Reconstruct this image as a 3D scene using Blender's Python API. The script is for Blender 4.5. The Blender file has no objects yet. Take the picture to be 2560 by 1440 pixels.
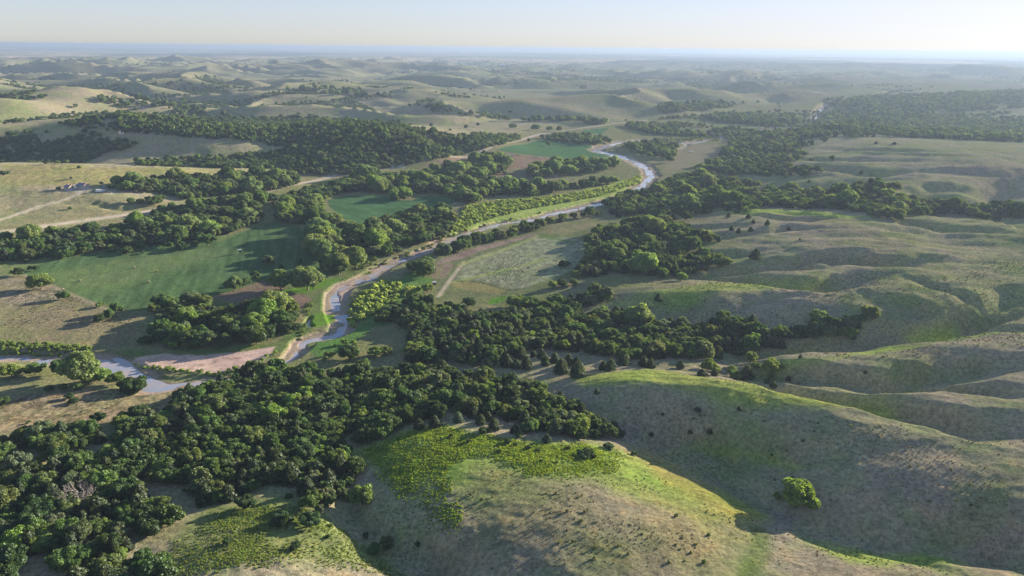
import bpy, math, random, time
import numpy as np
T0 = time.time()
random.seed(7)
RNG = np.random.default_rng(11)
SC = bpy.context.scene

# ------------------------------------------------------------------ camera
CAM_H = 150.0
PITCH = math.radians(19.4)
ROLL = math.radians(0.54)
FPX = 2560 * 24.0 / 36.0
cf = np.array([0, math.cos(PITCH), -math.sin(PITCH)])
r0 = np.array([1.0, 0, 0]); u0 = np.array([0, math.sin(PITCH), math.cos(PITCH)])
cr = r0 * math.cos(ROLL) + u0 * math.sin(ROLL)
cu = -r0 * math.sin(ROLL) + u0 * math.cos(ROLL)
CP = np.array([0.0, 0.0, CAM_H])
cam_data = bpy.data.cameras.new('camera')
cam_data.lens = 24; cam_data.sensor_width = 36; cam_data.clip_start = 1; cam_data.clip_end = 200000
cam = bpy.data.objects.new('camera', cam_data)
from mathutils import Matrix, Vector
cam.matrix_world = Matrix(((cr[0], cu[0], -cf[0], 0), (cr[1], cu[1], -cf[1], 0), (cr[2], cu[2], -cf[2], CAM_H), (0, 0, 0, 1)))
SC.collection.objects.link(cam); SC.camera = cam

# ------------------------------------------------------------------ sky, sun, exposure
SUN_AZ = math.radians(59)      # clockwise from +Y (the view direction)
SUN_EL = math.radians(14)
SKY_K = 0.25; SKY_S = 1.0; SKY_T = (0.88, 0.92, 1.11)
world = bpy.data.worlds.new('World'); SC.world = world; world.use_nodes = True
wn = world.node_tree; wn.nodes.clear()
sky = wn.nodes.new('ShaderNodeTexSky'); sky.sky_type = 'NISHITA'; sky.sun_disc = False
sky.sun_elevation = SUN_EL; sky.sun_rotation = SUN_AZ
sky.altitude = 700; sky.air_density = 1.0; sky.dust_density = 0.6; sky.ozone_density = 2.0
# thin evening haze: the glow towards the sun is soft, the zenith stays deep
def vm(op, v=None):
    n = wn.nodes.new('ShaderNodeVectorMath'); n.operation = op
    if v is not None: n.inputs[1].default_value = v
    return n
hs = wn.nodes.new('ShaderNodeHueSaturation'); hs.inputs['Saturation'].default_value = SKY_S
k1 = vm('MULTIPLY', (SKY_K,) * 3); k2 = vm('ADD', (1, 1, 1)); k3 = vm('DIVIDE'); ml = vm('MULTIPLY', SKY_T)
bg = wn.nodes.new('ShaderNodeBackground'); bg.inputs[1].default_value = 0.1
wo = wn.nodes.new('ShaderNodeOutputWorld'); wl = wn.links.new
wl(sky.outputs[0], hs.inputs['Color']); wl(hs.outputs[0], k1.inputs[0]); wl(k1.outputs[0], k2.inputs[0]); wl(hs.outputs[0], k3.inputs[0]); wl(k2.outputs[0], k3.inputs[1])
wl(k3.outputs[0], ml.inputs[0]); wl(ml.outputs[0], bg.inputs[0]); wl(bg.outputs[0], wo.inputs[0])
sun_d = bpy.data.lights.new('sun', 'SUN'); sun_d.energy = 5.0; sun_d.angle = math.radians(0.5); sun_d.color = (1.0, 0.87, 0.70)
sun = bpy.data.objects.new('sun', sun_d); SC.collection.objects.link(sun)
SDIR = np.array([math.sin(SUN_AZ) * math.cos(SUN_EL), math.cos(SUN_AZ) * math.cos(SUN_EL), math.sin(SUN_EL)])
sun.rotation_euler = Vector(SDIR).to_track_quat('Z', 'Y').to_euler()
sun.location = (600, 400, 300)
SC.view_settings.view_transform = 'Standard'; SC.view_settings.look = 'None'
SC.view_settings.gamma = 1; SC.view_settings.use_curve_mapping = False
SC.view_settings.exposure = 1.88
SC.cycles.use_denoising = True
SC.cycles.max_bounces = 4; SC.cycles.diffuse_bounces = 2; SC.cycles.transmission_bounces = 2
SC.cycles.volume_bounces = 0; SC.cycles.transparent_max_bounces = 4
HAZE = 0.00012

# ------------------------------------------------------------------ numpy helpers
def hash2(ix, iy, s):
    h = (ix.astype(np.int64) * 374761393 + iy.astype(np.int64) * 668265263 + s * 1442695041) & 0xffffffff
    h = ((h ^ (h >> 13)) * 1274126177) & 0xffffffff
    return ((h ^ (h >> 16)) & 0xffffff) / float(0xffffff)

def vnoise(x, y, s=0):
    ix = np.floor(x); iy = np.floor(y)
    fx = x - ix; fy = y - iy
    fx = fx * fx * fx * (fx * (fx * 6 - 15) + 10); fy = fy * fy * fy * (fy * (fy * 6 - 15) + 10)
    a = hash2(ix, iy, s); b = hash2(ix + 1, iy, s); c = hash2(ix, iy + 1, s); d = hash2(ix + 1, iy + 1, s)
    return (a + (b - a) * fx + (c - a) * fy + (a - b - c + d) * fx * fy) * 2 - 1

def fbm(x, y, o=4, s=0, g=0.5):
    t = 0; a = 1.0; n = 0
    for k in range(o):
        t = t + a * vnoise(x, y, s + k * 17); n += a
        c, sn = 1.62, 1.18
        x, y = x * c - y * sn + 13.7, x * sn + y * c + 7.1
        a *= g
    return t / n

def sstep(a, b, x):
    t = np.clip((x - a) / (b - a), 0, 1)
    return t * t * (3 - 2 * t)

def rays(px, py):
    px = np.atleast_1d(np.asarray(px, float)); py = np.atleast_1d(np.asarray(py, float))
    u = (px - 1280) / FPX; v = -(py - 720) / FPX
    return cf[None] + u[:, None] * cr[None] + v[:, None] * cu[None]

def at_z(px, py, z):
    d = rays(px, py); t = (z - CAM_H) / d[:, 2]
    return CP[None] + d * t[:, None]

def project(P):
    q = P - CP[None]
    zc = q @ cf
    return 1280 + FPX * (q @ cr) / zc, 720 - FPX * (q @ cu) / zc, zc

def inside(poly, x, y):
    poly = np.asarray(poly); n = len(poly); r = np.zeros(x.shape, bool)
    j = n - 1
    for i in range(n):
        xi, yi = poly[i]; xj, yj = poly[j]
        if yi != yj:
            c = ((yi > y) != (yj > y)) & (x < (xj - xi) * (y - yi) / (yj - yi) + xi)
            r ^= c
        j = i
    return r

def seg_dist(pts, x, y, closed=False, vals=None, side=False):
    """distance to a polyline; with vals, also the value interpolated along it and the side (+ left)"""
    pts = np.asarray(pts, float); n = len(pts)
    best = np.full(x.shape, 1e18); bv = np.zeros(x.shape)
    rng = range(n if closed else n - 1)
    for i in rng:
        a = pts[i]; b = pts[(i + 1) % n]; d = b - a; L = d @ d + 1e-9
        t = np.clip(((x - a[0]) * d[0] + (y - a[1]) * d[1]) / L, 0, 1)
        dd = (x - a[0] - t * d[0]) ** 2 + (y - a[1] - t * d[1]) ** 2
        m = dd < best
        best = np.where(m, dd, best)
        if vals is not None:
            bv = np.where(m, vals[i] + (vals[(i + 1) % n] - vals[i]) * t, bv)
        if side: sg = np.where(m, np.sign(d[0] * (y - a[1]) - d[1] * (x - a[0])), 0 if i == 0 else sg)
    if side: return np.sqrt(best), bv, sg
    return np.sqrt(best), bv

# ------------------------------------------------------------------ terrain grid (fan-shaped, finer close by)
th_f = np.radians(np.linspace(-46, 46, 760))
th_l = np.radians(np.linspace(-72, -46.6, 36)); th_r = np.radians(np.linspace(46.6, 78, 46))
TH = np.concatenate([th_l, th_f, th_r])
R = [70.0]
while R[-1] < 70000:
    r = R[-1]
    dep = math.atan2(138, r)
    step = min(r * (2.3 / FPX) / math.sin(dep) * 1.0, r * 0.0085)
    R.append(r + max(step, 0.42))
R = np.array(R)
TG, RG = np.meshgrid(TH, R)           # rows = radius
GX = RG * np.sin(TG); GY = RG * np.cos(TG)
NR, NT = GX.shape
print('grid', NR, NT)

# control heights: pixel x, pixel y, height above the river
CTRL = """
0 1010 2;150 1000 2;330 1000 2;450 985 2;0 850 2.5;200 830 2.5;100 740 3;300 760 2.5;500 800 2;700 800 2;650 900 1.6;500 950 1.6
0 680 4;200 700 2.5;400 690 2.5;600 640 2.5;740 600 2.5;700 720 2;900 680 1.6;850 780 1.6;960 640 1.8;1100 600 1.8;1200 540 2
0 640 6;200 610 5;400 580 5;600 560 4;0 575 9;200 550 8;400 522 7;600 500 5;750 470 4
0 500 16;100 480 18;195 470 19;260 478 18;330 500 12;430 480 10;600 460 7;700 440 5
0 430 24;150 430 25;300 428 23;450 430 20;600 428 14;0 407 27;150 411 27;300 418 25;450 421 20;600 423 14
0 385 8;200 390 8;400 398 8;600 400 7;750 425 5
0 320 38;150 326 37;300 334 35;450 343 31;600 353 26;700 367 17
0 300 18;200 300 17;400 310 22;600 320 30;800 318 36;950 330 38;1050 345 32;1150 352 20;1260 350 6
700 400 10;850 400 14;980 395 12;1100 385 6;850 430 4
0 270 40;200 265 35;400 280 14;600 280 14;800 285 15;1000 300 10;1200 315 4;1400 325 3
1000 430 2.5;1200 420 2.5;1400 410 2.5;1350 370 3;1500 360 3;1300 340 4;1100 460 2;1300 500 1.8;900 510 2.5
1500 500 1.8;1600 450 1.8;1700 370 2;1750 400 2.5;1650 480 2;1500 540 2.2;1300 580 2.2;1150 620 2.2;1300 660 2.6;1120 720 2.4;1250 740 3
1400 640 3.5;1400 700 5;1450 600 5;1550 580 7;1600 520 4;1700 540 8;1800 440 4;1750 480 4
1850 350 4;2000 330 4;2200 320 5;2560 330 8;1900 280 3;2100 290 3;2560 290 6;1600 300 4;1800 320 3
1900 400 6;2050 380 16;2100 345 20;2250 350 24;2400 360 26;2560 375 28;2050 430 18;2300 420 28;2560 430 32;2250 480 26;2050 480 8;2400 480 24;2560 480 20
1900 500 8;2100 510 9;2300 525 11;2560 535 14
1950 535 18;2100 550 22;2300 580 25;2500 590 29;2560 560 26;1800 560 14;1900 590 17;2100 620 25;2350 640 27.5;2560 650 29
1750 620 11;1650 600 8;1600 680 7;1700 700 10;1480 715 5;1550 692 6;1640 697 8;1750 697 11.5;1850 699 14;1560 735 10;1650 738 13;1800 740 18;2000 735 22;2200 720 25.5;2400 700 28;2560 720 29
1550 765 7;1700 780 8;1850 770 14;2000 770 19;2150 760 22;2300 770 25;2450 760 28
1100 770 3;1250 790 3.5;1400 810 4;1550 830 5;1700 860 6;1850 890 8;2000 872 10;2120 850 13;2220 830 17;2320 822 20;2440 795 23;2560 742 26
1000 820 3;900 880 3;1050 870 3;1200 900 6;1350 890 8;1500 900 9.5;1650 900 10.5;1780 915 9.5;1870 925 9
1950 900 14;2100 890 18;2300 870 22;2500 840 25;2560 870 26;2200 910 18.5;2400 920 22
1400 925 9.5;1500 922 11.5;1600 918 13;1700 928 15;1800 945 16.5;1900 955 17.5;2050 988 19.5;2180 1005 20.5;2300 1030 22;2440 1047 23.4;2560 1060 24.5
1480 970 15.5;1600 968 18.5;1700 978 20.5;1800 990 21.5;1900 1002 22;2000 1022 22.8;2100 1045 23.2;2250 1070 23.8;2400 1090 24.3;2560 1100 25
1500 1000 14;1600 1040 12;1700 1060 13;1850 1080 15;2000 1100 17;2200 1130 20.5;2400 1150 22.6;2560 1180 23
1590 1095 6;1650 1125 6.3;1720 1155 6.8;1800 1195 7.2;1860 1235 7.6;1900 1266 8;1960 1292 9;2050 1322 9.6;2200 1353 10.6;2350 1371 11.8;2560 1398 13.5
1800 1135 8.5;1900 1150 10;2000 1180 13.8;2200 1230 17.6;2400 1260 19.5;2560 1290 20.5;2250 1300 14.5;2450 1325 15.5
1000 930 4;800 950 4;600 1000 4;400 1060 5;200 1100 6;0 1100 6;1200 980 7;1300 1010 9;1450 1040 9;900 1060 6;700 1100 7;500 1150 8;200 1200 9;0 1200 9
1050 1060 11;1150 1050 12;1270 1070 12.5;1400 1095 13;1500 1105 12;1570 1112 9
1000 1120 12.5;1150 1130 15.5;1300 1140 16.5;1450 1150 16;1560 1150 13;1650 1180 11
950 1200 11;1080 1220 14.5;1200 1230 17;1350 1230 18.5;1500 1230 18;1620 1230 15.5;1720 1230 12;1780 1240 10
1100 1330 14;1250 1330 17;1400 1340 18.8;1550 1340 18.8;1700 1330 16.5;1820 1320 12.5;1900 1310 10.2
1150 1420 12;1300 1430 15.5;1500 1435 18;1700 1430 17;1850 1400 14.5;1960 1360 11.5;2060 1390 13.5;2200 1405 15;2350 1415 16.5;2500 1430 18;2000 1435 16;2150 1445 17.5;2300 1450 18.5
880 1150 7;870 1230 8;900 1300 9;1000 1390 9;1080 1430 9;950 1425 11;800 1390 13;650 1340 13.5;500 1350 13;700 1430 16;500 1430 15
400 1250 8;600 1270 10;750 1260 11;840 1270 9;300 1330 9;150 1400 10;0 1350 9;0 1440 10;330 1430 11
"""
cp = []
for row in CTRL.strip().replace('\n', ';').split(';'):
    a, b, c = map(float, row.split()); cp.append((a, b, c))
cp = np.array(cp)
W = at_z(cp[:, 0], cp[:, 1], 0)
dd = rays(cp[:, 0], cp[:, 1]); W = CP[None] + dd * ((cp[:, 2] - CAM_H) / dd[:, 2])[:, None]
ca = np.arctan2(W[:, 0], W[:, 1]); cb = np.log(np.hypot(W[:, 0], W[:, 1])); cz = cp[:, 2]
ext = []
for deg, zl in ((-60, 20), (-50, 18), (-40, 22), (-28, 20), (-16, 16), (-6, 14), (4, 12), (14, 8), (24, 10), (34, 14), (44, 22), (56, 26), (70, 28)):
    ext.append((math.radians(deg), math.log(2200), zl)); ext.append((math.radians(deg), math.log(4200), zl * 0.9))
    ext.append((math.radians(deg), math.log(9000), 22)); ext.append((math.radians(deg), math.log(30000), 24)); ext.append((math.radians(deg), math.log(70000), 24))
for deg, zz in ((-66, 9), (-40, 12), (-20, 12), (0, 14), (20, 16), (40, 14), (70, 19)):
    ext.append((math.radians(deg), math.log(75), zz))
for deg in (-62, -52):
    for rr, zz in ((150, 9), (250, 8), (400, 3), (600, 8), (900, 26), (1300, 25)): ext.append((math.radians(deg), math.log(rr), zz))
for deg, a_ in ((52, 0), (64, 3), (76, 7)):
    for rr, zz in ((150, 20), (200, 22), (260, 25), (340, 27), (450, 28.5), (600, 30), (900, 28), (1300, 25)): ext.append((math.radians(deg), math.log(rr), zz - a_))
ext = np.array(ext)
ca = np.r_[ca, ext[:, 0]]; cb = np.r_[cb, ext[:, 1]]; cz = np.r_[cz, ext[:, 2]]

def tps(ax, bx, ay, by):
    d2 = (ax[:, None] - ay[None]) ** 2 + (bx[:, None] - by[None]) ** 2
    return np.where(d2 > 1e-12, 0.5 * d2 * np.log(d2 + 1e-12), 0)
N = len(ca)
K = tps(ca, cb, ca, cb) + np.eye(N) * 2e-4
Pm = np.c_[np.ones(N), ca, cb]
A = np.zeros((N + 3, N + 3)); A[:N, :N] = K; A[:N, N:] = Pm; A[N:, :N] = Pm.T
sol = np.linalg.solve(A, np.r_[cz, 0, 0, 0])
la = np.linspace(TH[0], TH[-1], 260); lb = np.linspace(math.log(R[0]), math.log(R[-1]) + 1e-6, 420)
LA, LB = np.meshgrid(la, lb); fl = LA.ravel(); fb = LB.ravel()
zz = np.empty(fl.shape)
for k in range(0, len(fl), 20000):
    s = slice(k, k + 20000)
    zz[s] = tps(fl[s], fb[s], ca, cb) @ sol[:N] + sol[N] + sol[N + 1] * fl[s] + sol[N + 2] * fb[s]
ZL = zz.reshape(LA.shape)

def bil(arr, fi, fj):
    i = np.clip(np.floor(fi).astype(int), 0, arr.shape[0] - 2); j = np.clip(np.floor(fj).astype(int), 0, arr.shape[1] - 2)
    a = fi - i; b = fj - j
    return arr[i, j] * (1 - a) * (1 - b) + arr[i + 1, j] * a * (1 - b) + arr[i, j + 1] * (1 - a) * b + arr[i + 1, j + 1] * a * b

def base_h(x, y):
    th = np.clip(np.arctan2(x, y), TH[0], TH[-1]); lr = np.clip(np.log(np.hypot(x, y)), lb[0], lb[-1])
    return bil(ZL, (lr - lb[0]) / (lb[1] - lb[0]), (th - la[0]) / (la[1] - la[0]))

Z = base_h(GX, GY)
print('base', time.time() - T0)

def ray_hit(px, py, fh, off=0.0, far=9000):
    """first point where the view ray meets surface fh + off"""
    d = rays(px, py); n = len(d)
    ts = np.geomspace(90, far, 700)
    prev_t = np.full(n, ts[0]); hit = np.full(n, np.nan); done = np.zeros(n, bool)
    P = CP[None] + d * ts[0]; pg = P[:, 2] - fh(P[:, 0], P[:, 1]) - off
    for t in ts[1:]:
        P = CP[None] + d * t; g = P[:, 2] - fh(P[:, 0], P[:, 1]) - off
        m = (~done) & (g <= 0)
        if m.any():
            tt = prev_t[m] + (t - prev_t[m]) * pg[m] / np.maximum(pg[m] - g[m], 1e-9)
            hit[m] = tt; done |= m
        pg = g; prev_t[:] = t
        if done.all(): break
    hit = np.where(np.isnan(hit), (off + 4 - CAM_H) / np.minimum(d[:, 2], -1e-3), hit)
    Q = CP[None] + d * hit[:, None]
    return Q

def poly_px(s):
    a = np.array([float(v) for v in s.replace(',', ' ').split()]).reshape(-1, 2)
    return a
def to_world(s, off=0.0, fh=base_h):
    a = poly_px(s) if isinstance(s, str) else np.asarray(s, float)
    return ray_hit(a[:, 0], a[:, 1], fh, off)[:, :2]

# ---- flood plain mask
VALLEY = to_world("0 610 200 595 300 590 560 580 690 490 860 440 1050 415 1250 370 1340 345 1500 315 1750 292 2000 262 2200 240 2560 215 2560 240 2200 300 1900 330 1830 400 1720 480 1560 560 1430 690 1150 760 960 800 850 880 700 910 450 990 0 1010")
vin = inside(VALLEY, GX, GY); vd, _ = seg_dist(VALLEY, GX, GY, closed=True)
HILLM = np.where(vin, 0, sstep(0, 130, vd))
far_in = sstep(1050, 1700, RG)
# ---- far rolling hills
wx = GX + 60 * fbm(GX / 300, GY / 300, 2, 5); wy = GY + 60 * fbm(GX / 300, GY / 300, 2, 9)
n1 = fbm(wx / 560, wy / 290, 4, 21, 0.42)
rid = 1 - np.abs(fbm(wx / 430 + 3, wy / 220, 3, 40, 0.4)) * 2.2
big = fbm(GX / 1500, GY / 1500, 2, 77)
amp = far_in * HILLM * (1 - 0.75 * sstep(5000, 9000, RG)) * (1 - 0.65 * sstep(math.radians(20), math.radians(30), TG) * (1 - sstep(3500, 5200, RG)))
Z = Z + amp * (n1 * 42 + (rid - 0.45) * 34 + fbm(wx / 360 + 9, wy / 190, 3, 52, 0.40) * 27 + big * 18)
Z = Z + sstep(9000, 16000, RG) * fbm(GX / 5000, GY / 5000, 3, 301) * 22
# ---- nearer relief
near_m = (1 - far_in) * HILLM
Z = Z + near_m * (fbm(wx / 85, wy / 85, 3, 60) * 1.5 + fbm(GX / 26, GY / 26, 3, 66) * 0.45)
Z = Z + (0.14 * fbm(GX / 7, GY / 7, 2, 90) + 0.30 * HILLM * fbm(GX / 5.5, GY / 3.2, 2, 95)) * (RG < 900)

# ---- ravines, traced: (points, depth, half width)
RAVK = 1.3
RAV = [
 ("1850 670 1950 656 2020 643 2120 643 2200 653 2300 650", 6.5, 15),
 ("1780 682 1870 669 1950 668 2010 665 2080 659", 4.5, 10),
 ("1730 690 1790 690 1850 693 1900 700 1980 706 2040 709 2090 701 2200 690", 5.0, 12),
 ("2560 738 2500 768 2440 795 2380 808 2310 825 2200 834 2100 858 1950 882 1830 895", 6.0, 15),
 ("2560 770 2480 775 2400 790 2370 805", 2.5, 8),
 ("2560 820 2450 812 2380 822 2330 835", 3, 8),
 ("2300 700 2380 725 2440 750 2475 775", 3.0, 9),
 ("2200 740 2260 760 2310 785 2330 815", 3.0, 10),
 ("1830 930 1940 929 2020 938 2120 940 2230 944 2300 930 2400 917 2560 900", 6.0, 14),
 ("2240 957 2330 957 2420 962 2560 982", 5.0, 10),
 ("1890 945 1950 964 2050 986 2110 990 2200 1007 2270 1020 2400 1045 2560 1064", 7.0, 13),
 ("1560 1105 1650 1125 1720 1152 1790 1187 1850 1228 1890 1257 1950 1287 2040 1315 2150 1345 2300 1365 2450 1380 2560 1400", 1.0, 9),
 ("1690 1108 1780 1117 1850 1121 1930 1139 1990 1152 2060 1150", 3.5, 9),
 ("1995 1330 2050 1350 2110 1374 2180 1400", 0.9, 4),
 ("2200 1375 2300 1400 2400 1435", 1.5, 5),
 ("2400 1400 2480 1395 2560 1420", 2.0, 6),
 ("2070 372 2200 374 2330 378", 4, 20), ("1990 399 2100 399 2350 404", 4.5, 20),
 ("1980 414 2100 420 2200 431 2300 425 2440 428", 5, 18), ("2150 385 2300 388 2450 392", 3, 16),
 ("2230 492 2330 470 2450 478 2560 470", 4, 24), ("2450 500 2500 480 2560 460", 6, 28),
 ("1860 533 1940 543 2000 547 2070 543", 3.5, 10), ("2240 553 2300 560 2360 567 2470 578", 5.5, 14),
 ("2230 578 2290 580 2340 574", 2.5, 8), ("2480 545 2520 560 2560 575", 5, 14),
 ("1690 660 1760 640 1850 634 1950 625", 2.0, 10),
 ("1560 745 1700 748 1800 760", 1.5, 10),
 ("1720 590 1790 592 1870 585 1980 572", 3.0, 10),
 ("1680 575 1750 568 1860 562", 2.0, 8),
 ("60 330 200 345 330 365 480 378", 3, 25),
 ("860 1215 890 1280 960 1370 1040 1400 1100 1420 1180 1440", 3.0, 9),
 ("520 1290 640 1345 760 1330", 0.0, 6),
 ("100 480 0 490", 2, 10), ("170 505 230 503 300 520 400 515", 2.0, 9),
]
for s, dep, wd in RAV:
    if dep == 0: continue
    P = to_world(s)
    x0, y0 = P.min(0) - wd * 3; x1, y1 = P.max(0) + wd * 3
    m = (GX > x0) & (GX < x1) & (GY > y0) & (GY < y1)
    xx = GX[m]; yy = GY[m]
    wr = wd * 0.35
    xx = xx + wr * fbm(xx / (wd * 1.6), yy / (wd * 1.6), 2, 31); yy = yy + wr * fbm(xx / (wd * 1.6), yy / (wd * 1.6), 2, 47)
    if P[-1, 0] < P[0, 0]: P = P[::-1]
    n = len(P); vals = np.ones(n); vals[0] = 0.35; vals[-1] = 0.35
    d, v, sg = seg_dist(P, xx, yy, vals=vals, side=True)
    wside = np.where(sg > 0, wd * 0.66, wd * 1.35)
    k = np.clip(1 - d / wside, 0, 1)
    rim = np.exp(-((d - wd * 1.15) / (wd * 0.55)) ** 2) * (sg > 0)
    Z[m] += RAVK * dep * v * (-(k * k * (3 - 2 * k) * 0.55 + k * 0.45) + 0.14 * rim)
# fine washes running across the grass ridges
rw = sstep(math.radians(6), math.radians(13), TG) * HILLM * (1 - sstep(900, 1300, RG)) * sstep(195, 240, RG)
ux = GX * 0.96 - GY * 0.28; uy = GX * 0.28 + GY * 0.96
ux2 = ux + 14 * fbm(GX / 70, GY / 70, 2, 411); uy2 = uy + 9 * fbm(GX / 60, GY / 60, 2, 412)
wash = 1 - np.abs(fbm(ux2 / 85, uy2 / 24, 3, 413, 0.5)) * 3.0
wash2 = 1 - np.abs(fbm(ux2 / 40, uy2 / 11, 2, 414, 0.5)) * 3.0
Z = Z + rw * (wash.clip(-1, 1) * 0.85 * (1 + sstep(350, 600, RG)) + wash2.clip(-1, 1) * 0.32)
Zs = np.maximum(Z, 1.15 + 0.25 * fbm(GX / 14, GY / 14, 2, 15))
Z = np.where(RG < 7000, Zs, Z)

# ---- river: wide sandy bed, water at z = 0
RIV = "-260 912 -120 895 0 889 60 889 120 892 180 893 240 897 285 905 330 935 365 952 410 960 470 955 560 942 650 922 720 895 745 872 760 850 800 838 840 828 862 806 856 782 838 755 835 738 860 718 900 698 935 678 985 655 1040 636 1080 618 1110 600 1160 582 1250 557 1330 545 1420 524 1508 504 1580 478 1612 455 1628 436 1615 418 1590 405 1560 392 1525 383 1490 372 1540 356 1620 348 1700 357 1790 345 1880 322 1960 315 2020 308 2040 290 2055 268 2075 255 2140 245 2190 238 2260 225 2400 215"
RP = to_world(RIV)
def smooth_line(P, n=6):
    out = []
    for i in range(len(P) - 1):
        p0 = P[max(i - 1, 0)]; p1 = P[i]; p2 = P[i + 1]; p3 = P[min(i + 2, len(P) - 1)]
        for k in range(n):
            t = k / n
            out.append(0.5 * ((2 * p1) + (-p0 + p2) * t + (2 * p0 - 5 * p1 + 4 * p2 - p3) * t * t + (-p0 + 3 * p1 - 3 * p2 + p3) * t ** 3))
    out.append(P[-1]); return np.array(out)
RPS = smooth_line(RP, 5)
m = (RG < 4500) & (HILLM < 0.9)
xx = GX[m] + 2.5 * fbm(GX[m] / 18, GY[m] / 18, 2, 3); yy = GY[m] + 2.5 * fbm(GX[m] / 18, GY[m] / 18, 2, 8)
ii = np.linspace(0, 1, len(RPS))
rdm, rv = seg_dist(RPS, xx, yy, vals=ii)
RD = np.full(GX.shape, 1e4); RD[m] = rdm
RV = np.zeros(GX.shape); RV[m] = rv
pxr = np.array([v for v in poly_px(RIV)[:, 0]])
half = np.interp(np.linspace(0, 1, len(RP)), np.linspace(0, 1, len(RP)), np.interp(np.arange(len(RP)), [0, 7, 9, 10, 11, 12, 14, 15, 18, 20, 22, 25, 27, 33, 38, 45, len(RP)], [3.4, 3.6, 5, 5.5, 4, 1.6, 1.6, 2.8, 3.4, 4, 4, 3.4, 2.8, 4.2, 7, 8, 12]))
HW = np.interp(RV, np.linspace(0, 1, len(RP)), half)
HW = HW * (1 + 0.35 * fbm(GX / 25, GY / 25, 2, 123))
bedw = HW * 1.3 + 4.0
BED = sstep(bedw, bedw * 0.8, RD)
DEEP = sstep(HW, HW * 0.55, RD)
bar = fbm(GX / 9 , GY / 9, 3, 222)
Z = Z * (1 - BED) + BED * (0.22 + 0.14 * bar) - DEEP * (0.42 + 1.0 * bar)
# secondary channels and backwaters
for s, wd in (("292 890 305 898 322 915 345 935 372 948", 3.0), ("775 792 768 805 778 815", 2.0), ("830 740 800 750 790 765 800 775", 0), ("880 762 893 748 905 735", 2.2),
              ("945 690 905 703", 3.0), ("1060 352 1060 352", 0), ("1690 352 1720 362 1700 372", 4.0), ("255 912 300 925 340 945 385 962", 7.0)):
    if wd == 0: continue
    P = to_world(s); d, _ = seg_dist(P, GX, GY); k = sstep(wd, wd * 0.4, d)
    Z = Z * (1 - k) + k * -0.3

# ---- interpolation of the finished height field
lnR = np.log(R)
def height(x, y):
    th = np.clip(np.arctan2(x, y), TH[0], TH[-1]); lr = np.clip(np.log(np.hypot(x, y)), lnR[0], lnR[-1])
    return bil(Z, np.interp(lr, lnR, np.arange(NR)), np.interp(th, TH, np.arange(NT)))
print('terrain', time.time() - T0)
def on(px, py, off=0.0):
    Q = ray_hit(np.atleast_1d(px), np.atleast_1d(py), height, off)
    Q[:, 2] = height(Q[:, 0], Q[:, 1]); return Q
def W2(s, off=0.0): return to_world(s, off, height)

# ------------------------------------------------------------------ ground colour and classes
COL = np.zeros(GX.shape + (3,))
def L(r, g, b): return np.array([r, g, b])
DRY = L(0.30, 0.262, 0.178); OLIVE = L(0.235, 0.25, 0.115); GREEN = L(0.165, 0.225, 0.06); TAN = L(0.34, 0.285, 0.19); DARK = L(0.075, 0.095, 0.04)
def mix(m, c):
    global COL
    m = np.clip(m, 0, 1)[..., None]; COL = COL * (1 - m) + c * m
COL[:] = DRY
nA = fbm(GX / 120, GY / 120, 3, 501); nB = fbm(GX / 35, GY / 35, 3, 502); nC = fbm(GX / 10, GY / 10, 3, 503)
mix(sstep(-0.25, 0.45, nA + 0.5 * nB) * 0.75, OLIVE)
gy, gx = np.gradient(Z)
dr = np.gradient(R)[:, None]; dt = np.gradient(TH)[None, :] * RG
sr = gy / dr; st = gx / dt                         # slope along radius and along arc
NXw = -(sr * np.sin(TG) + st * np.cos(TG)); NYw = -(sr * np.cos(TG) - st * np.sin(TG))
nl = np.sqrt(NXw ** 2 + NYw ** 2 + 1); NXw /= nl; NYw /= nl; NZw = 1 / nl
mix(sstep(0.1, 0.6, nB - 0.3 * nA) * 0.42, L(0.275, 0.215, 0.15))      # reddish little-bluestem patches
mix(sstep(0.15, 0.7, nC + 0.4 * nB) * 0.35 * (RG < 1500), GREEN)
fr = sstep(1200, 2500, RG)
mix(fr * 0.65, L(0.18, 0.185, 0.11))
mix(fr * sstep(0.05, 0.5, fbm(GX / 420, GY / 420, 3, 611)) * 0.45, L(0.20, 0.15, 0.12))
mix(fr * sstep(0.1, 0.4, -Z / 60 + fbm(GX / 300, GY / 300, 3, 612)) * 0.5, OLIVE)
fp = (1 - HILLM) * (RG < 2600)
mix(fp * 0.7, L(0.16, 0.165, 0.075)); mix(fp * sstep(0, 0.5, nB) * 0.4, L(0.21, 0.19, 0.10))
# far plain: fields and woods in long patches
ffar = sstep(5200, 7500, RG)
cell = vnoise(np.floor(GX / 800) * 3.3, np.floor(GY / 800) * 2.7, 71)
mix(ffar * sstep(0.02, 0.22, fbm(GX / 4200, GY / 2600, 3, 719)) * 0.9, L(0.42, 0.33, 0.24)); mix(ffar * (cell < -0.45) * 0.5, L(0.10, 0.15, 0.07))
mix(ffar * sstep(0.0, 0.18, fbm(GX / 1800, GY / 2500, 4, 713)) * 0.95, L(0.03, 0.045, 0.03))

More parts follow.
